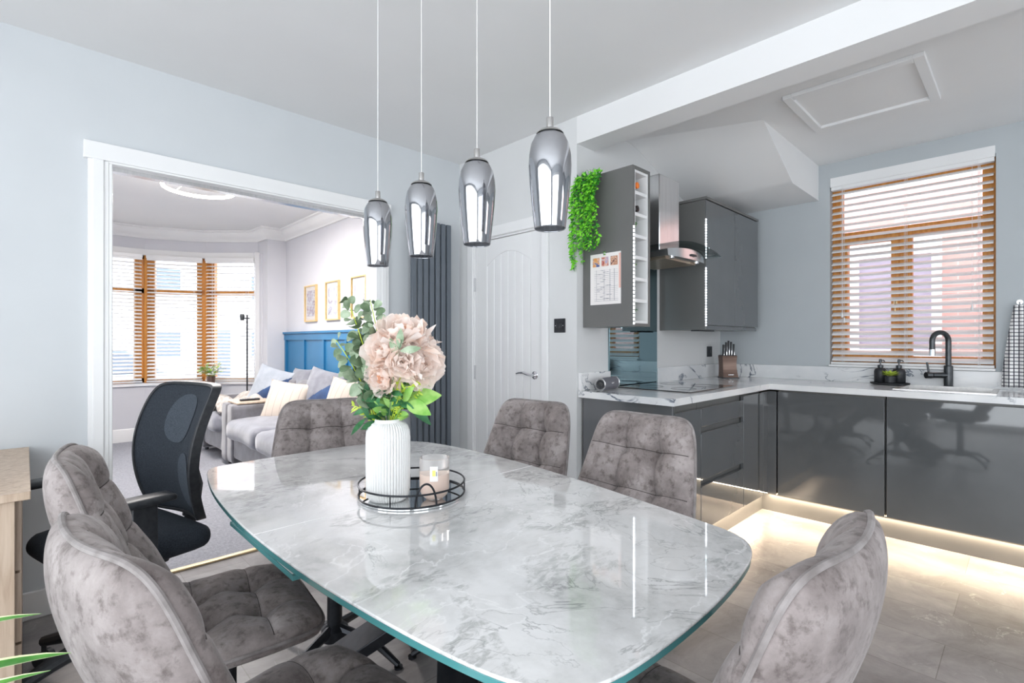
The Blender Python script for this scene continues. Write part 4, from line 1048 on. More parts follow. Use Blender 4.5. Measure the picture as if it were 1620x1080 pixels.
def build_pad(fn, prof, hw, band, root, nm, wrap, corner, n=84, pipe_back=True, seams=None):
    m = MB()
    for side in (1, -1): m.grid(lambda u, v: fn(2*u-1, 2*v-1, side), n, n)
    # boxed side band between the two rims
    ring = []
    K = 4*n
    def edge(i):
        s = i/n
        q = int(s); f_ = s-q
        return [(-1+2*f_, -1), (1, -1+2*f_), (1-2*f_, 1), (-1, 1-2*f_)][q % 4]
    vs = []
    for i in range(K):
        a, b = edge(i); vs += [fn(a, b, 1), fn(a, b, -1)]
    m.mesh(vs, [(2*i, 2*i+1, (2*i+3) % (2*K), (2*i+2) % (2*K)) for i in range(K)])
    o = m.obj(nm, 'suede', root, smooth=70, weld=True)
    if seams:
        bt, sa, sb = seams; st = MB()
        for q in sa: st.tube([fn(q, -.93+1.86*i/60, 1)+Vector((0, 0, 0)) for i in range(61)], .0017, 5)
        for q in sb: st.tube([fn(-.93+1.86*i/60, q, 1) for i in range(61)], .0017, 5)
        st.obj('stitching', 'seam', o)
        for bx, by in bt:
            c_ = fn(bx, by, 1); tn = (fn(bx+.05, by, 0)-fn(bx-.05, by, 0)).cross(fn(bx, by+.05, 0)-fn(bx, by-.05, 0)).normalized()
            MB().lathe([(.001, .004), (.007, .0035), (.010, .001), (.010, -.004)], c_, 14, axis=tn).obj('tuft_button', 'seam_b', o, smooth=60)
    for side in ((1, -1) if pipe_back else (1,)):
        pts = [fn(*edge(i), side) for i in range(0, K, 2)]
        cen = sum(pts, Vector())/len(pts)
        pts = [p+(p-cen).normalized()*.001 for p in pts]
        MB().tube(pts, .0048, 8, True).obj('piping', 'piping', o)
    return o
def make_chair(label):
    t = thing('dining_chair', label, 'chair', (0, 0, 0), group='taupe suede dining chairs around the table')
    # seat: t runs from back to front
    def sp(tt):
        y = -.18+.43*tt; z = .452-.018*max(0, tt-.75)*2
        return Vector((0, y, z)), Vector((0, 0, 1))
    def shw(tt): return .222+.016*math.sin(tt*PI*.9)
    bt = [(-.34, -.33), (.34, -.33), (-.34, .33), (.34, .33)]
    fn = pad(sp, shw, .052, .030, .012, bt, (-.34, .34), (-.33, .33), wrap=0.012)
    build_pad(fn, sp, shw, .012, t, 'seat', .012, 4.5, pipe_back=False, seams=(bt, (-.34, .34), (-.33, .33)))
    # backrest: t from bottom to top
    def bp(tt):
        y = -.105-.205*tt-.018*math.sin(tt*PI); z = .462+.478*tt
        dy = -.205-.018*PI*math.cos(tt*PI); dz = .478
        l = math.hypot(dy, dz)
        return Vector((0, y, z)), Vector((0, dz/l, -dy/l))
    def bhw(tt): return .254-.074*tt
    fb = pad(bp, bhw, .058, .046, .004, [(-.34, .50), (.34, .50), (-.34, -.05), (.34, -.05)], (-.34, .34), (.50, -.05), wrap=.030, corner=7)
    build_pad(fb, bp, bhw, .004, t, 'backrest', .030, 5.5, pipe_back=False, seams=([(-.34, .50), (.34, .50), (-.34, -.05), (.34, -.05)], (-.34, .34), (.50, -.05)))
    m = MB(); m.lathe([(.05, .40), (.05, .41), (.028, .412), (.028, .12), (.05, .10), (.05, .06)], (0, .03, 0), 20); m.box(-.11, -.08, .405, .11, .14, .42); m.obj('pedestal', 'blackmetal', t)
    for sx in (-1, 1):
        for sy in (-1, 1):
            m = MB(); m.tube([(sx*.02, .03+sy*.02, .10), (sx*.13, .03+sy*.13, .075), (sx*.20, .03+sy*.20, .012)], [.018, .015, .010], 8); m.lathe([(.016, 0), (.016, .008)], (sx*.20, .03+sy*.20, 0), 12); m.obj('leg', 'blackmetal', t)
    return t
CH = [  # x, y, rotation of +Y, label
    (.349, .918, -81, 'taupe suede dining chair nearest at left, big back filling lower-left corner'),
    (.356, 1.51, -97, 'taupe suede dining chair on left side, between nearest chair and office chair'),
    (.868, 1.90, 162, 'taupe suede dining chair at the far end before the sofa'),
    (1.307, 1.462, 96, 'taupe suede dining chair in front of the white door'),
    (1.285, .936, 91, 'taupe suede dining chair in front of the worktop end and drawers'),
    (.782, .460, 0, 'taupe suede dining chair at lower right, seen from behind at near table end'),
]
c0 = make_chair(CH[0][3])
for i, (x, y, a, lab) in enumerate(CH):
    if i == 0: c0.location = (x, y, 0); c0.rotation_euler = (0, 0, math.radians(a))
    else: dup(c0, (x, y, 0), math.radians(a), lab)
# ------------------------------------------------------------------ pendants
def make_pendant(label):
    t = thing('pendant_light', label, 'pendant light', (0, 0, 0), group='smoked glass pendants in a row over the table')
    R0 = [(.0165, .235), (.030, .232), (.0335, .226)]
    g = [(.0335, 0), (.0345, .002), (.040, .05), (.045, .10), (.0475, .14), (.0465, .165), (.042, .190), (.034, .206), (.028, .213)]
    m = MB(); m.lathe(g, n=48, capb=False, capt=False); o = m.obj('glass_shade', 'smoke', t, solid=.0018, smooth=80)
    MB().tube([(.034*math.cos(a*PI/24), .034*math.sin(a*PI/24), .001) for a in range(48)], .0012, 6, True).obj('rim', 'glass', o)
    m = MB(); m.lathe([(.031, .2135), (.026, .2195), (.016, .2245), (.008, .2265), (.008, .250), (.0075, .2505)], n=32); m.obj('metal_cap', 'nickel', t, smooth=50)
    MB().cyl((0, 0, .249), (0, 0, CZ-1.455-.02), .0011, n=6).obj('cable', 'cord', t)
    m = MB(); m.cyl((0, 0, .213), (0, 0, .17), .012, n=14); m.lathe([(.010, .17), (.013, .15), (.010, .132), (.002, .125)], n=14); m.obj('bulb', 'frost', t)
    return t
PL = ['smoked glass pendant furthest away, above the vase left', 'second smoked glass pendant from the far end, before radiator', 'third smoked glass pendant, hanging in front of the white door', 'nearest and largest looking smoked glass pendant at right']
p0 = make_pendant(PL[0]); p0.location = (.85, 1.524, 1.455)
for i, y in enumerate((1.266, 1.009, .754)): dup(p0, (.85, y, 1.455), 0, PL[i+1])
m = MB(); m.box(.815, .66, CZ-.022, .885, 1.62, CZ); tag(m.obj('ceiling_bar', 'nickel', bevel=.003), 'long brushed metal ceiling plate carrying the four pendant cables', 'ceiling plate')
# ------------------------------------------------------------------ tray, candles, vase
tr = thing('round_tray', 'round mirrored tray with thin black wire rail', 'tray', (.803, 1.243, TZ), world=True)
TC = Vector((.803, 1.243, TZ)); TR = .150
MB().lathe([(TR, .0015), (TR, .006)], TC, 64).obj('mirror_base', 'mirror', tr)
for z in (.008, .040): MB().tube([TC+Vector((TR*math.cos(a*PI/32), TR*math.sin(a*PI/32), z)) for a in range(64)], .0028, 8, True).obj('wire_rail', 'blackmetal', tr)
m = MB()
for a in (-40, 20, 110, 165, 215): 
    a = math.radians(a); q = TC+Vector((TR*math.cos(a), TR*math.sin(a), 0)); m.cyl(q+Vector((0, 0, .006)), q+Vector((0, 0, .040)), .002, n=6)
m.obj('post', 'blackmetal', tr)
for ac in (-109, 71):
    pts = []
    for i in range(17):
        b_ = PI*i/16; a = math.radians(ac+11*math.cos(b_)); pts.append(TC+Vector((TR*math.cos(a), TR*math.sin(a), .006+.062*math.sin(b_))))
    MB().tube(pts, .0028, 8).obj('handle', 'blackmetal', tr)
def candle(lab, c, gm, wm, sc=1):
    t = thing('candle_jar', lab, 'candle', c, world=True, group='glass candle jars on the tray'); c = Vector(c)
    pr = [(.020, 0), (.024, .003), (.036, .014), (.041, .032), (.0415, .115)]
    MB().lathe([(r*sc, z*sc) for r, z in pr]+[(.039*sc, .115*sc)], c, 40, capt=False).obj('glass_jar', gm, t, smooth=60)
    MB().lathe([(.018*sc, .005), (.034*sc, .016*sc), (.039*sc, .033*sc), (.0392*sc, .072*sc)], c, 32).obj('wax', wm, t, smooth=60)
    return t
ca = candle('peach candle in clear glass jar on round tray', (.815, 1.150, TZ+.0065), 'frost', 'wax')
m = MB(); d = Vector((-.70, -.55, 0)).normalized()
lc = Vector((.815, 1.15, TZ+.085))
def lab_(u, v, r=.0425, a0=-.25, a1=.25, z0=-.02, z1=.02):
    a = math.atan2(d.y, d.x)+.25+(a0+(a1-a0)*u); return Vector((lc.x+r*math.cos(a), lc.y+r*math.sin(a), lc.z+z0+(z1-z0)*v))
m.grid(lambda u, v: lab_(u, v), 6, 4); lo = m.obj('label', 'gloss_white', ca)
MB().grid(lambda u, v: lab_(u, v, .0429, -.10, .10, -.006, .010), 4, 3).obj('label_flower', 'buttercup', lo)
MB().grid(lambda u, v: lab_(u, v, .0429, .13, .19, -.006, .006), 2, 2).obj('label_writing', 'ink', lo)
candle('grey glass candle jar half hidden behind white vase', (.805, 1.335, TZ+.0065), 'greyjar', 'greyjar', .92)
vs_ = thing('ribbed_vase', 'white ribbed ceramic vase on the round tray', 'vase', (.722, 1.238, TZ+.0065), world=True)
VC = Vector((.722, 1.238, TZ+.0065))
pr = [(.040, 0), (.050, .002), (.057, .012), (.060, .03), (.0605, .10), (.0605, .17), (.059, .188), (.053, .203), (.044, .211), (.036, .214)]
MB().lathe(pr, VC, 368, capt=False, ribs=46, ribd=.0042).obj('vase_body', 'vase', vs_, smooth=80)
MB().lathe([(.0365, .212), (.037, .217), (.0345, .222), (.032, .220), (.031, .19), (.045, .15), (.045, .05), (.0, .045)], VC, 40, capb=False, capt=False).obj('vase_neck', 'vase', vs_, smooth=60)
# ------------------------------------------------------------------ bouquet
MOUTH = VC+Vector((0, 0, .215))
def bez(p0, p1, p2, n=14): return [p0*(1-t)**2+p1*2*t*(1-t)+p2*t*t for t in [i/n for i in range(n+1)]]
RGT = Vector((.718, -.696, 0)); FWD = Vector((.696, .718, 0)); UP = Vector((0, 0, 1))
def bq(r, f, u): return MOUTH+RGT*r+FWD*f+UP*u     # bouquet-local frame: right, away, up (metres)
def round_leaf(m, p, d, n_, R):
    d = Vector(d).normalized(); n_ = Vector(n_); s = d.cross(n_); 
    if s.length < .01: s = d.cross(Vector((0, 1, .2)))
    s.normalize(); n_ = s.cross(d)
    vs = [p+d*R]; K = 12
    for i in range(K):
        a = 2*PI*i/K; q = p+d*(R+R*math.cos(a+PI))+s*R*.82*math.sin(a+PI); vs.append(q-n_*R*.18*math.cos(2*a)+n_*.06*R)
    m.mesh(vs, [(0, 1+i, 1+(i+1) % K) for i in range(K)])
def euc(lab, pts, seed, n=16, R0=.023, side=None):
    rnd = random.Random(seed)
    t = thing('eucalyptus_sprig', lab, 'foliage', pts[0], world=True, group='eucalyptus sprigs in the white vase')
    P_ = bez(*[Vector(p) for p in pts], n=24)
    MB().tube(P_, [.0026-.0016*i/24 for i in range(25)], 7).obj('stem', 'stem', t)
    m = MB()
    for i in range(n):
        u = .30+.68*i/(n-1); k_ = u*24; j = min(int(k_), 23); p = P_[j].lerp(P_[j+1], k_-j); R_ = R0*(1.0-.35*max(0, u-.6)/.4)*rnd.uniform(.8, 1.15)
        ax = (P_[j+1]-P_[j]).normalized(); a0 = i*1.57+rnd.uniform(-.4, .4)
        for s in (0, PI):
            a = a0+s; x = ax.cross(Vector((.3, .2, .1))).normalized(); y = ax.cross(x)
            d = x*math.cos(a)+y*math.sin(a)+ax*rnd.uniform(-.2, .5)
            nn = (-FWD*.9+UP*rnd.uniform(.1, .9)+RGT*rnd.uniform(-.5, .5))
            m.mi = 0 if rnd.random() < .7 else 1
            round_leaf(m, p+d*.006, d, nn, R_)
    m.obj('leaves', ['euc', 'euc_d'], t, smooth=60)
euc('tallest eucalyptus sprig, rising left of the peach flowers', [bq(-.01, 0, -.06), bq(-.03, .0, .12), bq(-.125, .03, .345)], 1, 24)
euc('eucalyptus sprig leaning close beside the peach flowers', [bq(-.012, .005, -.06), bq(-.01, .02, .16), bq(-.062, .04, .34)], 2, 22)
euc('eucalyptus sprig reaching furthest left', [bq(-.014, -.004, -.06), bq(-.05, -.01, .10), bq(-.145, .0, .225)], 3, 15, .021)
euc('short eucalyptus sprig low behind the others', [bq(-.01, .01, -.06), bq(-.04, .02, .08), bq(-.095, .05, .20)], 5, 14, .021)
euc('eucalyptus sprig behind, in the middle of the left foliage', [bq(-.01, .01, -.06), bq(-.05, .05, .12), bq(-.09, .06, .27)], 9, 18, .022)
def peony(lab, c, R, seed, face, mats=('petal', 'petal_l', 'petal_o')):
    rnd = random.Random(seed)
    t = thing('peony', lab, 'flower', MOUTH-UP*.05, world=True, group='peach blooms in the white vase')
    c = Vector(c); face = Vector(face).normalized()
    MB().tube(bez(MOUTH-UP*.06+(c-MOUTH)*.04, MOUTH+UP*.05+(c-MOUTH)*.1, c-face*R*.3, 10), .002, 6).obj('stem', 'leaf_l', t)
    q = Vector((0, 0, 1)).rotation_difference(face)
    m = MB()
    for ring, (cnt, tilt, rr, L) in enumerate(((4, .2, .10, .62), (5, .5, .22, .80), (6, .85, .32, .98), (7, 1.2, .38, 1.08), (8, 1.6, .36, 1.05), (6, 2.0, .30, .85))):
        for i in range(cnt):
            a = 2*PI*i/cnt+ring*.5+rnd.uniform(-.2, .2); tl = tilt+rnd.uniform(-.16, .16)
            out = Vector((math.cos(a), math.sin(a), 0)); dirv = out*math.sin(tl)+Vector((0, 0, 1))*math.cos(tl)
            base = out*R*.12*ring*.3+Vector((0, 0, -.12*R)); LL = R*L*rnd.uniform(.9, 1.08); wd = LL*rnd.uniform(.95, 1.25)
            s = Vector((-math.sin(a), math.cos(a), 0)); nn = s.cross(dirv)
            ph = rnd.uniform(0, 6); fr = rnd.uniform(4, 6)
            m.mi = (0 if rnd.random() < .45 else 1) if ring > 0 else rnd.choice((0, 2))
            def g(u, v):
                x = (2*u-1); w_ = wd/2*(math.sin(PI*(.12+.80*v)))**.7
                ruf = .07*LL*math.sin(fr*x*2+ph)*v*v
                cup = .32*LL*(v*v)-.22*LL*v*(1-x*x)*1.0
                p = base+dirv*LL*v*(1-.08*x*x*v)+s*x*w_+nn*(-cup+ruf)*(1 if ring < 4 else .5)
                return c+q @ p
            m.grid(g, 6, 6)
    m.obj('petals', list(mats), t, smooth=80)
TOC = -FWD
peony('largest top peach peony in the bouquet', bq(.042, -.005, .235), .070, 1, TOC*.5+UP*.9+RGT*.1)
peony('peach peony at upper left beside the eucalyptus', bq(.002, -.03, .195), .060, 2, TOC*1.0+UP*.4-RGT*.4)
peony('peach peony low at left of the blooms', bq(.000, -.035, .125), .052, 3, TOC*.9-UP*.25-RGT*.4)
peony('pale peach bloom at the right of the bouquet', bq(.092, -.02, .155), .062, 4, TOC*.8+UP*.2+RGT*.7, ('petal_l', 'petal_l', 'petal'))
peony('pale peach bloom in the front middle', bq(.055, -.05, .165), .046, 5, TOC*1.0+UP*.1+RGT*.1, ('petal_l', 'petal_l', 'petal'))
peony('small peach bloom behind at upper right', bq(.082, .03, .215), .052, 6, UP*.8+RGT*.6, ('petal', 'petal_l', 'petal'))
# lily like long petals right
t = thing('lily', 'peach lily with long pointed petals at right edge', 'flower', MOUTH-UP*.05, world=True)
MB().tube(bez(MOUTH-UP*.06, bq(.03, .0, .1), bq(.085, -.005, .205), 10), .002, 6).obj('stem', 'leaf_l', t)
m = MB()
for i, (r_, u_, f_) in enumerate(((1, -.28, 0), (1, -.55, -.3), (.8, -.1, -.5), (.5, .8, -.1), (.1, .9, -.3), (.7, .3, .5))):
    m.mi = i % 2; m.leaf(bq(.085, -.01, .205), RGT*r_+UP*u_+FWD*f_, UP*.8-FWD*.6, .078, .026, .18, .2, 8, .8)
m.obj('petals', ['petal', 'petal_l'], t, smooth=80)
# leafy sprays
def spray(lab, name, specs, mats, seed, L=.05, W_=.02, grp='green leafy sprays in the white vase', shape=1.0):
    rnd = random.Random(seed)
    t = thing(name, lab, 'foliage', MOUTH-UP*.05, world=True, group=grp)
    ms = MB(); ml = MB()
    for (r_, f_, u_), cnt in specs:
        P_ = bez(MOUTH-UP*.05, bq(r_*.3, f_*.3, u_*.6), bq(r_, f_, u_), 10); ms.tube(P_, .0013, 5)
        for i in range(cnt):
            k_ = (.35+.62*i/max(1, cnt-1))*10; j = min(9, int(k_)); p = P_[j].lerp(P_[j+1], k_-j); ax = (P_[j+1]-P_[j]).normalized()
            a = rnd.uniform(0, 2*PI); x = ax.cross(UP+RGT*.1).normalized(); y = ax.cross(x)
            d = (x*math.cos(a)+y*math.sin(a))*.9+ax*.6
            ml.mi = rnd.randint(0, len(mats)-1)
            ml.leaf(p, d, -FWD+UP*.5, L*rnd.uniform(.7, 1.15), W_*rnd.uniform(.8, 1.1), .25, .2, 6, shape)
    ms.obj('stem', mats[0], t); ml.obj('leaves', mats, t, smooth=60)
spray('dense dark green leaves low under the blooms at left', 'green_spray', [((-.055, -.02, .05), 9), ((-.03, -.03, .085), 10), ((-.045, .03, .08), 9), ((-.06, -.02, .01), 7)], ['leaf_d'], 1, .055, .017)
spray('dense dark green leaves low under the blooms in middle', 'green_spray', [((.02, -.04, .095), 11), ((.05, -.03, .07), 10), ((.0, -.03, .10), 9), ((.04, .03, .11), 10), ((.06, .0, .05), 8)], ['leaf_d', 'leaf_d', 'leaf_l'], 2, .052, .018)
spray('small lime fern at the left low edge', 'fern_frond', [((-.098, -.01, .045), 26)], ['fern'], 3, .022, .005)
spray('lime fern frond at right under pale bloom', 'fern_frond', [((.095, -.03, .085), 30), ((.06, -.05, .10), 14)], ['fern'], 4, .020, .005)
spray('lime wiry twig with buds in the middle front', 'bud_twig', [((.05, -.06, .13), 8), ((.09, -.05, .115), 8), ((.03, -.06, .14), 7)], ['stem'], 5, .014, .008)
t = thing('broad_leaf_stem', 'broad light green leaves reaching right over the table', 'foliage', MOUTH-UP*.05, world=True)
MB().tube(bez(MOUTH-UP*.05, bq(.03, -.02, .05), bq(.07, -.03, .06), 10), .0018, 6).obj('stem', 'leaf_l', t)
for p, d, L, w_, mt in ((bq(.065, -.03, .06), RGT*1+UP*.28, .085, .055, 'leaf_l'), (bq(.06, -.035, .055), RGT*.8-UP*.25-FWD*.4, .075, .042, 'leaf_l'), (bq(.06, -.02, .05), RGT*.75-UP*.62, .085, .026, 'leaf_d'), (bq(.05, -.03, .06), RGT*.3+UP*.5-FWD*.4, .055, .03, 'leaf_l')):
    m = MB(); m.leaf(p, d, -FWD+UP*.7, L, w_, .22, .12, 10, .8); m.obj('leaf', mt, t, smooth=80)
t = thing('grey_green_leaf_sprig', 'pale green leaf sprig lying over the upper blooms', 'foliage', MOUTH-UP*.05, world=True)
MB().tube(bez(MOUTH-UP*.05, bq(.02, -.06, .12), bq(.055, -.08, .225), 10), .0012, 5).obj('stem', 'euc_d', t)
m = MB()
for p, d in ((bq(.048, -.075, .20), UP*1+RGT*.05), (bq(.05, -.078, .195), RGT*1+UP*.15), (bq(.045, -.07, .18), -RGT*.3+UP*.6)): m.leaf(p, d, -FWD, .055, .020, .1, .15, 8)
m.obj('leaves', 'euc', t, smooth=80)
# ------------------------------------------------------------------ office chair
oc = thing('office_chair', 'black mesh office chair facing the oak desk', 'chair', (.222, 2.305, 0), math.radians(105))
# local: faces +Y
def obk(tt):
    y = -.235-.05*math.sin(tt*PI*.95)*-1.0 - .0; 
    # S curve: bottom kicks back, lumbar forward, top back
    y = -.25+.055*math.sin(tt*PI)-.045*tt*tt; z = .52+.51*tt
    return y, z
def ohw(tt): return .190+.035*math.sin(min(1, tt*1.05)*PI*.62)
def ob(u, v, off=0):
    a = 2*u-1; b = 2*v-1; x, yy = superell(a, b, 9); tt = (yy+1)/2; y, z = obk(tt); return Vector((x*ohw(tt), y+.045*x*x+off, z))
m = MB(); m.grid(lambda u, v: ob(u, v), 28, 28); m.obj('mesh_back', 'cloth', oc, smooth=80, solid=.004)
edge = [(i/28, 0) for i in range(28)]+[(1, i/28) for i in range(28)]+[(1-i/28, 1) for i in range(28)]+[(0, 1-i/28) for i in range(28)]
def frame_tube():
    m = MB(); P_ = [ob(u, v) for u, v in edge]; K = len(P_); vs = []
    c = sum(P_, Vector())/K
    for p in P_:
        o_ = Vector((p.x-c.x, 0, p.z-c.z)).normalized()
        vs += [p-o_*.006+Vector((0, .008, 0)), p+o_*.006+Vector((0, .006, 0)), p+o_*.006-Vector((0, .030, 0)), p-o_*.004-Vector((0, .030, 0))]
    m.mesh(vs, [(4*i+j, 4*i+(j+1) % 4, (4*((i+1) % K))+(j+1) % 4, 4*((i+1) % K)+j) for i in range(K) for j in range(4)]); return m
frame_tube().obj('back_frame', 'black', oc, smooth=60, bevel=.002)
def patch(u0, u1, v0, v1, off):
    def g(u, v):
        a, b = superell(2*u-1, 2*v-1, 2.4); return ob(u0+(u1-u0)*(a+1)/2, v0+(v1-v0)*(b+1)/2, off)
    return g
for (u0, u1, v0, v1) in ((.26, .70, .56, .92), (.12, .40, .08, .50)):
    m = MB(); m.grid(patch(u0, u1, v0, v1, .0045), 14, 14); m.obj('back_panel', 'cloth2', oc, smooth=80)
m = MB()
m.tube([(0, -.27, .50), (0, -.285, .62), (0, -.26, .76)], [.03, .03, .02], 10); m.tube([(0, -.10, .41), (0, -.24, .42), (0, -.275, .50)], .025, 10); m.obj('back_support', 'black', oc)
softbox(MB(), -.24, -.24, .43, .24, .175, .52, .015, .045, 12, 0).obj('seat', 'cloth', oc, smooth=80, weld=True)
MB().box(-.12, -.14, .385, .12, .12, .432).obj('seat_mechanism', 'black', oc, bevel=.01)
for s in (-1, 1):
    m = MB(); softbox(m, s*.285-.042, -.07, .665, s*.285+.042, .175, .69, .004, .012, 8, 0); ar = m.obj('armrest', 'black', oc, smooth=80, weld=True)
    m = MB(); m.box(s*.285-.014, -.02, .40, s*.285+.014, .055, .668); m.box(min(s*.10, s*.295), -.04, .395, max(s*.10, s*.295), .025, .415); m.obj('arm_post', 'black', ar, bevel=.004)
MB().lathe([(.035, .19), (.035, .28), (.02, .28), (.02, .39)], (0, 0, 0), 20).obj('gas_column', 'black', oc)
for i in range(5):
    a = math.radians(72*i+20); d = Vector((math.cos(a), math.sin(a), 0)); b_ = MB().tube([d*.03+UP*.19+Vector((0, 0, -.03)), d*.17+UP*.13, d*.30+UP*.09], [.032, .025, .018], 10).obj('base_arm', 'black', oc)
    m = MB()
    for s in (-.014, .014):
        sd_ = Vector((-d.y, d.x, 0)); q = d*.30+Vector((0, 0, .027)); m.cyl(q+sd_*(s-.008), q+sd_*(s+.008), .027, n=18)
    m.cyl(d*.30+UP*.03, d*.30+UP*.085, .008, n=8); m.obj('caster', 'black', b_)
# ------------------------------------------------------------------ oak desk
dk = thing('oak_desk', 'light oak desk with drawers at the left frame edge', 'desk', (-.3, 2.55, 0), world=True)
MB().box(-.62, 2.10, .725, .012, 3.0, .75).obj('desktop', 'oak', dk, bevel=.002)
MB().box(-.60, 2.115, 0, -.022, 2.135, .725).obj('end_panel', 'oak', dk, bevel=.002)
MB().box(-.60, 2.14, .04, -.045, 2.975, .72).obj('carcass', 'oak', dk)
for z0, z1 in ((.50, .715), (.28, .492), (.045, .272)):
    m = MB(); m.box(-.045, 2.16, z0, -.008, 2.40, z1); m.box(-.045, 2.47, z0, -.008, 2.96, z1); m.box(-.045, 2.40, z0, -.008, 2.47, z1-.04); d_ = m.obj('drawer', 'oak', dk, bevel=.001)
    MB().box(-.0445, 2.40, z1-.04, -.043, 2.47, z1).obj('grip_notch', 'brass', d_)
m = MB(); m.box(-.60, 2.98, 0, -.022, 2.998, .725); m.obj('end_panel', 'oak', dk)
# ------------------------------------------------------------------ dracaena bottom left
pl = thing('dracaena_plant', 'striped green leaved plant poking in at lower left', 'plant', (-.30, .93, 0), world=True)
PC = Vector((-.30, .93, 0))
MB().lathe([(.10, 0), (.14, .26), (.13, .26), (.12, .22)], PC, 32).obj('pot', 'pot', pl)
MB().cyl(PC+UP*.2, PC+UP*.80, .012, .009).obj('cane', 'oak', pl)
rnd = random.Random(3); mA = MB()
def long_leaf(m, p, d, L, W_, droop, seed, exact=False):
    p = Vector(p); d = Vector(d).normalized(); side = d.cross(UP).normalized(); up = side.cross(d)
    n = 14; rows = []
    for i in range(n+1):
        t_ = i/n; c = p+d*L*t_-UP*droop*L*t_*t_ if not exact else p+d*L*t_+UP*droop*L*4*t_*(1-t_); w_ = W_/2*(math.sin(PI*(.10+.9*t_))**.75 if t_ < 1 else 0)+.0004
        rows.append([c+side*w_*k_+up*abs(k_)*.25*w_ for k_ in (-1, -.72, 0, .72, 1)])
    m.mi = 0
    for i in range(n):
        for j in range(4):
            m.mi = 1 if j in (0, 3) else 0
            m.mesh([rows[i][j], rows[i][j+1], rows[i+1][j+1], rows[i+1][j]], [(0, 1, 2, 3)])
LV = [  # base, end
    ((-.28, .93, .79), (.013, .768, .897), .022), ((-.28, .94, .82), (-.002, .838, .871), .017),
    ((-.27, .90, .75), (.035, .705, .872), .026), ((-.27, .88, .71), (.018, .677, .874), .020)]
for a, e, w_ in LV:
    a = Vector(a); e = Vector(e); d = e-a; L = d.length; long_leaf(mA, a, d, L, w_*1.45, .07, 1, True)
for i in range(26):
    a = rnd.uniform(PI*.55, PI*1.6); e_ = rnd.uniform(.1, 1.1); long_leaf(mA, PC+UP*rnd.uniform(.66, .80), (math.cos(a), math.sin(a), e_), rnd.uniform(.25, .36), .034, .35, i)
mA.obj('leaves', ['dracaena', 'dracaena_e'], pl, smooth=60, weld=True)
# ------------------------------------------------------------------ lounge furnishings on the sofas
cushion('cushion', 'pale blue cushion with navy side leaning at far sofa end', (1.93, 5.80, .70), (.46, .46, .15), (-.30, .25, math.radians(-55)), ['cush_light', 'cush_navy'], 'cushions on the sofas', split=-1)
cushion('cushion', 'grey velvet back cushion between navy and striped ones', (2.14, 5.50, .72), (.46, .40, .14), (-.25, 0, math.radians(-85)), ['cush_grey'], 'cushions on the sofas')
cushion('cushion', 'beige striped cushion leaning on the near sofa arm', (1.80, 4.98, .62), (.44, .42, .16), (-.38, .12, math.radians(-50)), ['cush_beige'], 'cushions on the sofas')
cushion('cushion', 'grey velvet cushion with navy corner in middle of sofa', (2.06, 4.74, .71), (.50, .46, .18), (-.3, .15, math.radians(-70)), ['cush_grey', 'cush_navy'], 'cushions on the sofas', split=-1)
cushion('cushion', 'grey velvet back cushion behind the beige striped cushion', (2.14, 5.06, .70), (.44, .40, .12), (-.2, .0, math.radians(-88)), ['cush_grey'], 'cushions on the sofas')
cushion('cushion', 'beige patterned cushion right of the tufted chair top', (1.95, 4.05, .66), (.46, .46, .16), (-.3, .1, math.radians(-70)), ['cush_beige'], 'cushions on the sofas')
# throw on far sofa
m = MB()
def th(u, v):
    x = 1.40+.42*u; y = 5.62+.70*v; z = .575+.05*math.sin(u*9+v*4)*math.sin(v*7)+.045*noise.noise(Vector((u*5, v*5, 2)))
    return Vector((x, y, z-.10*max(0, .15-u)*5))
m.grid(th, 40, 40); tag(m.obj('knitted_throw', 'throw', smooth=80, solid=.03), 'crumpled beige knitted throw on the far sofa seat', 'throw')
# wooden arm tray with remote
m = MB(); m.box(1.45, 5.26, .603, 1.80, 5.56, .617); tag(m.obj('arm_tray', 'oak', bevel=.002), 'thin wooden tray across the sofa arms', 'tray')
t = thing('remote_control', 'black remote control on the wooden arm tray', 'remote control', (1.6, 5.4, .617), world=True)
MB().box(1.52, 5.40, .618, 1.70, 5.445, .636).obj('remote_body', 'black', t, bevel=.005)
m = MB()
for i in range(6):
    for j in range(2): m.box(1.545+i*.022, 5.411+j*.016, .636, 1.555+i*.022, 5.419+j*.016, .638)
m.obj('buttons', 'gunmetal', t)
# floor lamp
t = thing('floor_lamp', 'slim black floor lamp with glass globe by bay window', 'floor lamp', (1.935, 6.62, 0), world=True)
lx, ly = 1.935, 6.62
MB().lathe([(.12, .005), (.12, .015), (.01, .022)], (lx, ly, 0), 32).obj('base', 'black', t)
MB().cyl((lx, ly, .02), (lx, ly, 1.53), .009, n=10).obj('pole', 'black', t)
m = MB(); hx = Vector((lx, ly, 1.49)); e = hx-RGT*.06+Vector((0, 0, .0)); m.cyl(hx+RGT*.03, e, .008, n=8); m.lathe([(.02, -.03), (.028, .02), (.02, .05)], e+Vector((0, 0, .0)), 16); m.obj('lamp_head', 'gunmetal', t)
MB().lathe([(.006, -.13), (.04, -.12), (.062, -.08), (.055, -.04), (.022, -.02)], e, 24).obj('glass_shade', 'frost', t, smooth=80)
# bay sill flowers
mini_plant('flower_pot', 'white and green flowers in brown pot on bay sill', (1.615, 6.90, .7), .19, ['leaf_l', 'wflower', 'fern'], 12, None, .05, .09, 70, .15, .055, 'copper')
# something gold behind the vase: leaning frame edge
m = MB(); m.box(1.93, 2.86, 0, 1.95, 2.90, .02)
m.bm.free()
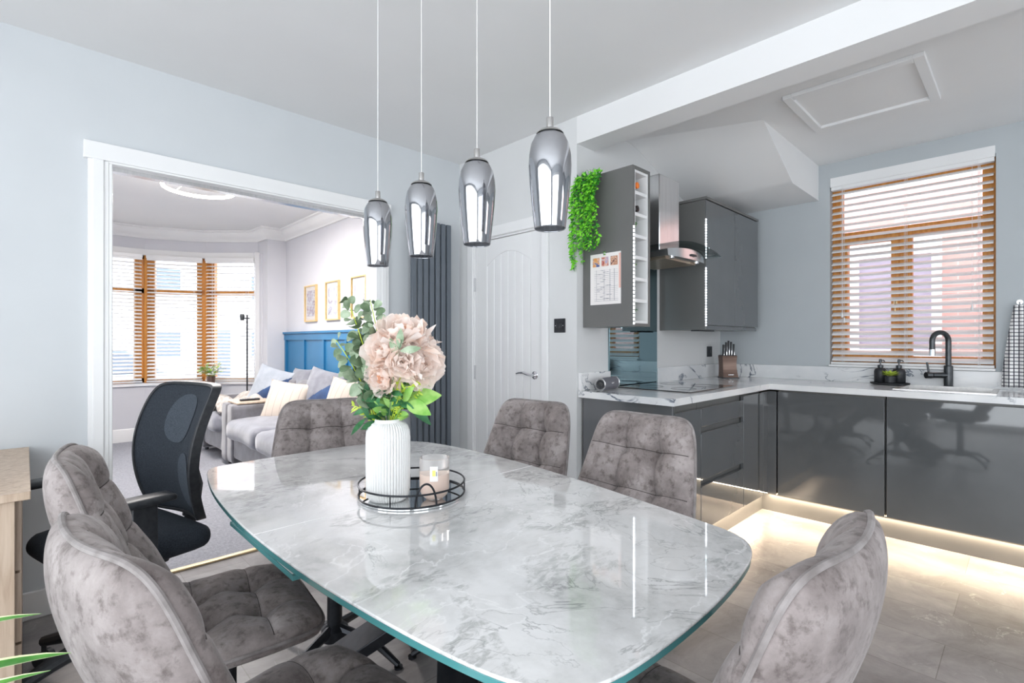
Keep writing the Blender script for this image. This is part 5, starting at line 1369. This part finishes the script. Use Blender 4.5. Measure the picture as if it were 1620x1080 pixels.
# ------------------------------------------------------------------ outside
struct(MB().box(-12, 8.0, -.45, 22, 40, -.40).obj('ground', 'asphalt'))
struct(MB().box(4.7, -6, -.1, 12, 6, -.05).obj('ground', 'asphalt'))
nb = thing('neighbour_house', 'pink-red brick house wall seen through the kitchen blind', 'house', (6.2, .5, 0), world=True)
MB().box(6.0, -6, -.05, 6.3, 7, 6).obj('brick_wall', 'brick', nb)
for y0, y1, z0, z1 in ((.56, 1.9, 1.05, 2.16),):
    m = MB(); m.box(5.96, y0, z0, 6.0, y0+.07, z1); m.box(5.96, y1-.07, z0, 6.0, y1, z1); m.box(5.96, y0, z0, 6.0, y1, z0+.08); m.box(5.96, y0, z1-.14, 6.0, y1, z1); m.box(5.96, (y0+y1)/2-.04, z0, 6.0, (y0+y1)/2+.04, z1)
    wf = m.obj('window_frame', 'ext_white', nb); MB().box(5.985, y0+.05, z0+.05, 5.992, y1-.05, z1-.1).obj('pane', 'ext_glass', wf)
MB().box(5.95, -.05, .2, 6.0, .08, 1.95).obj('drain_pipe', 'ext_white', nb) if False else None
def house(lab, x0, x1, y):
    t = thing('house', lab, 'house', ((x0+x1)/2, y, -.4), world=True, group='pale houses across the street')
    MB().box(x0, y, -.4, x1, y+6, 5.0).obj('wall', 'render_w', t)
    m = MB(); m.prism([(y-.3, 5.0), (y+3, 7.4), (y+6.3, 5.0)], x0-.2, x1+.2, 'x'); m.obj('roof', 'roof', t)
    for xx in (x0+1, x1-2.4):
        for z in (.5, 3.0):
            f_ = MB().box(xx, y-.05, z, xx+1.4, y, z+1.2).obj('window', 'ext_white', t); MB().box(xx+.08, y-.06, z+.08, xx+1.32, y-.045, z+1.12).obj('pane', 'carglass', f_)
    MB().box((x0+x1)/2-.5, y-.04, -.4, (x0+x1)/2+.5, y, 1.7).obj('front_door', 'carglass', t)
house('pale house across the street, left through bay blinds', -6.5, 1.2, 24)
house('pale house across the street, right through bay blinds', 2.2, 9.5, 24)
def car(lab, x, y):
    t = thing('parked_car', lab, 'car', (x, y, -.4), world=True, group='cars parked outside the bay'); z = -.4
    m = MB(); m.prism([(x-2.1, z+.3), (x+2.1, z+.3), (x+2.15, z+.75), (x+1.9, z+.92), (x+1.0, z+1.0), (x-1.5, z+1.0), (x-2.1, z+.85)], y-.85, y+.85, 'y'); m.obj('body', 'carpaint', t, bevel=.06)
    m = MB(); m.prism([(x-1.6, z+.99), (x+1.1, z+.99), (x+.45, z+1.45), (x-1.1, z+1.47)], y-.72, y+.72, 'y'); m.obj('cabin_glass', 'carglass', t, bevel=.05)
    m = MB(); m.prism([(x-1.15, z+1.44), (x+.5, z+1.44), (x+.35, z+1.50), (x-1.0, z+1.51)], y-.68, y+.68, 'y'); m.obj('roof', 'carpaint', t, bevel=.02)
    for xx in (x-1.35, x+1.35):
        for s in (-1, 1):
            MB().cyl((xx, y+s*.72, z+.32), (xx, y+s*.88, z+.32), .32, n=28).obj('wheel', 'black', t)
car('blue-grey car parked outside, seen through left bay blinds', .9, 12.6)
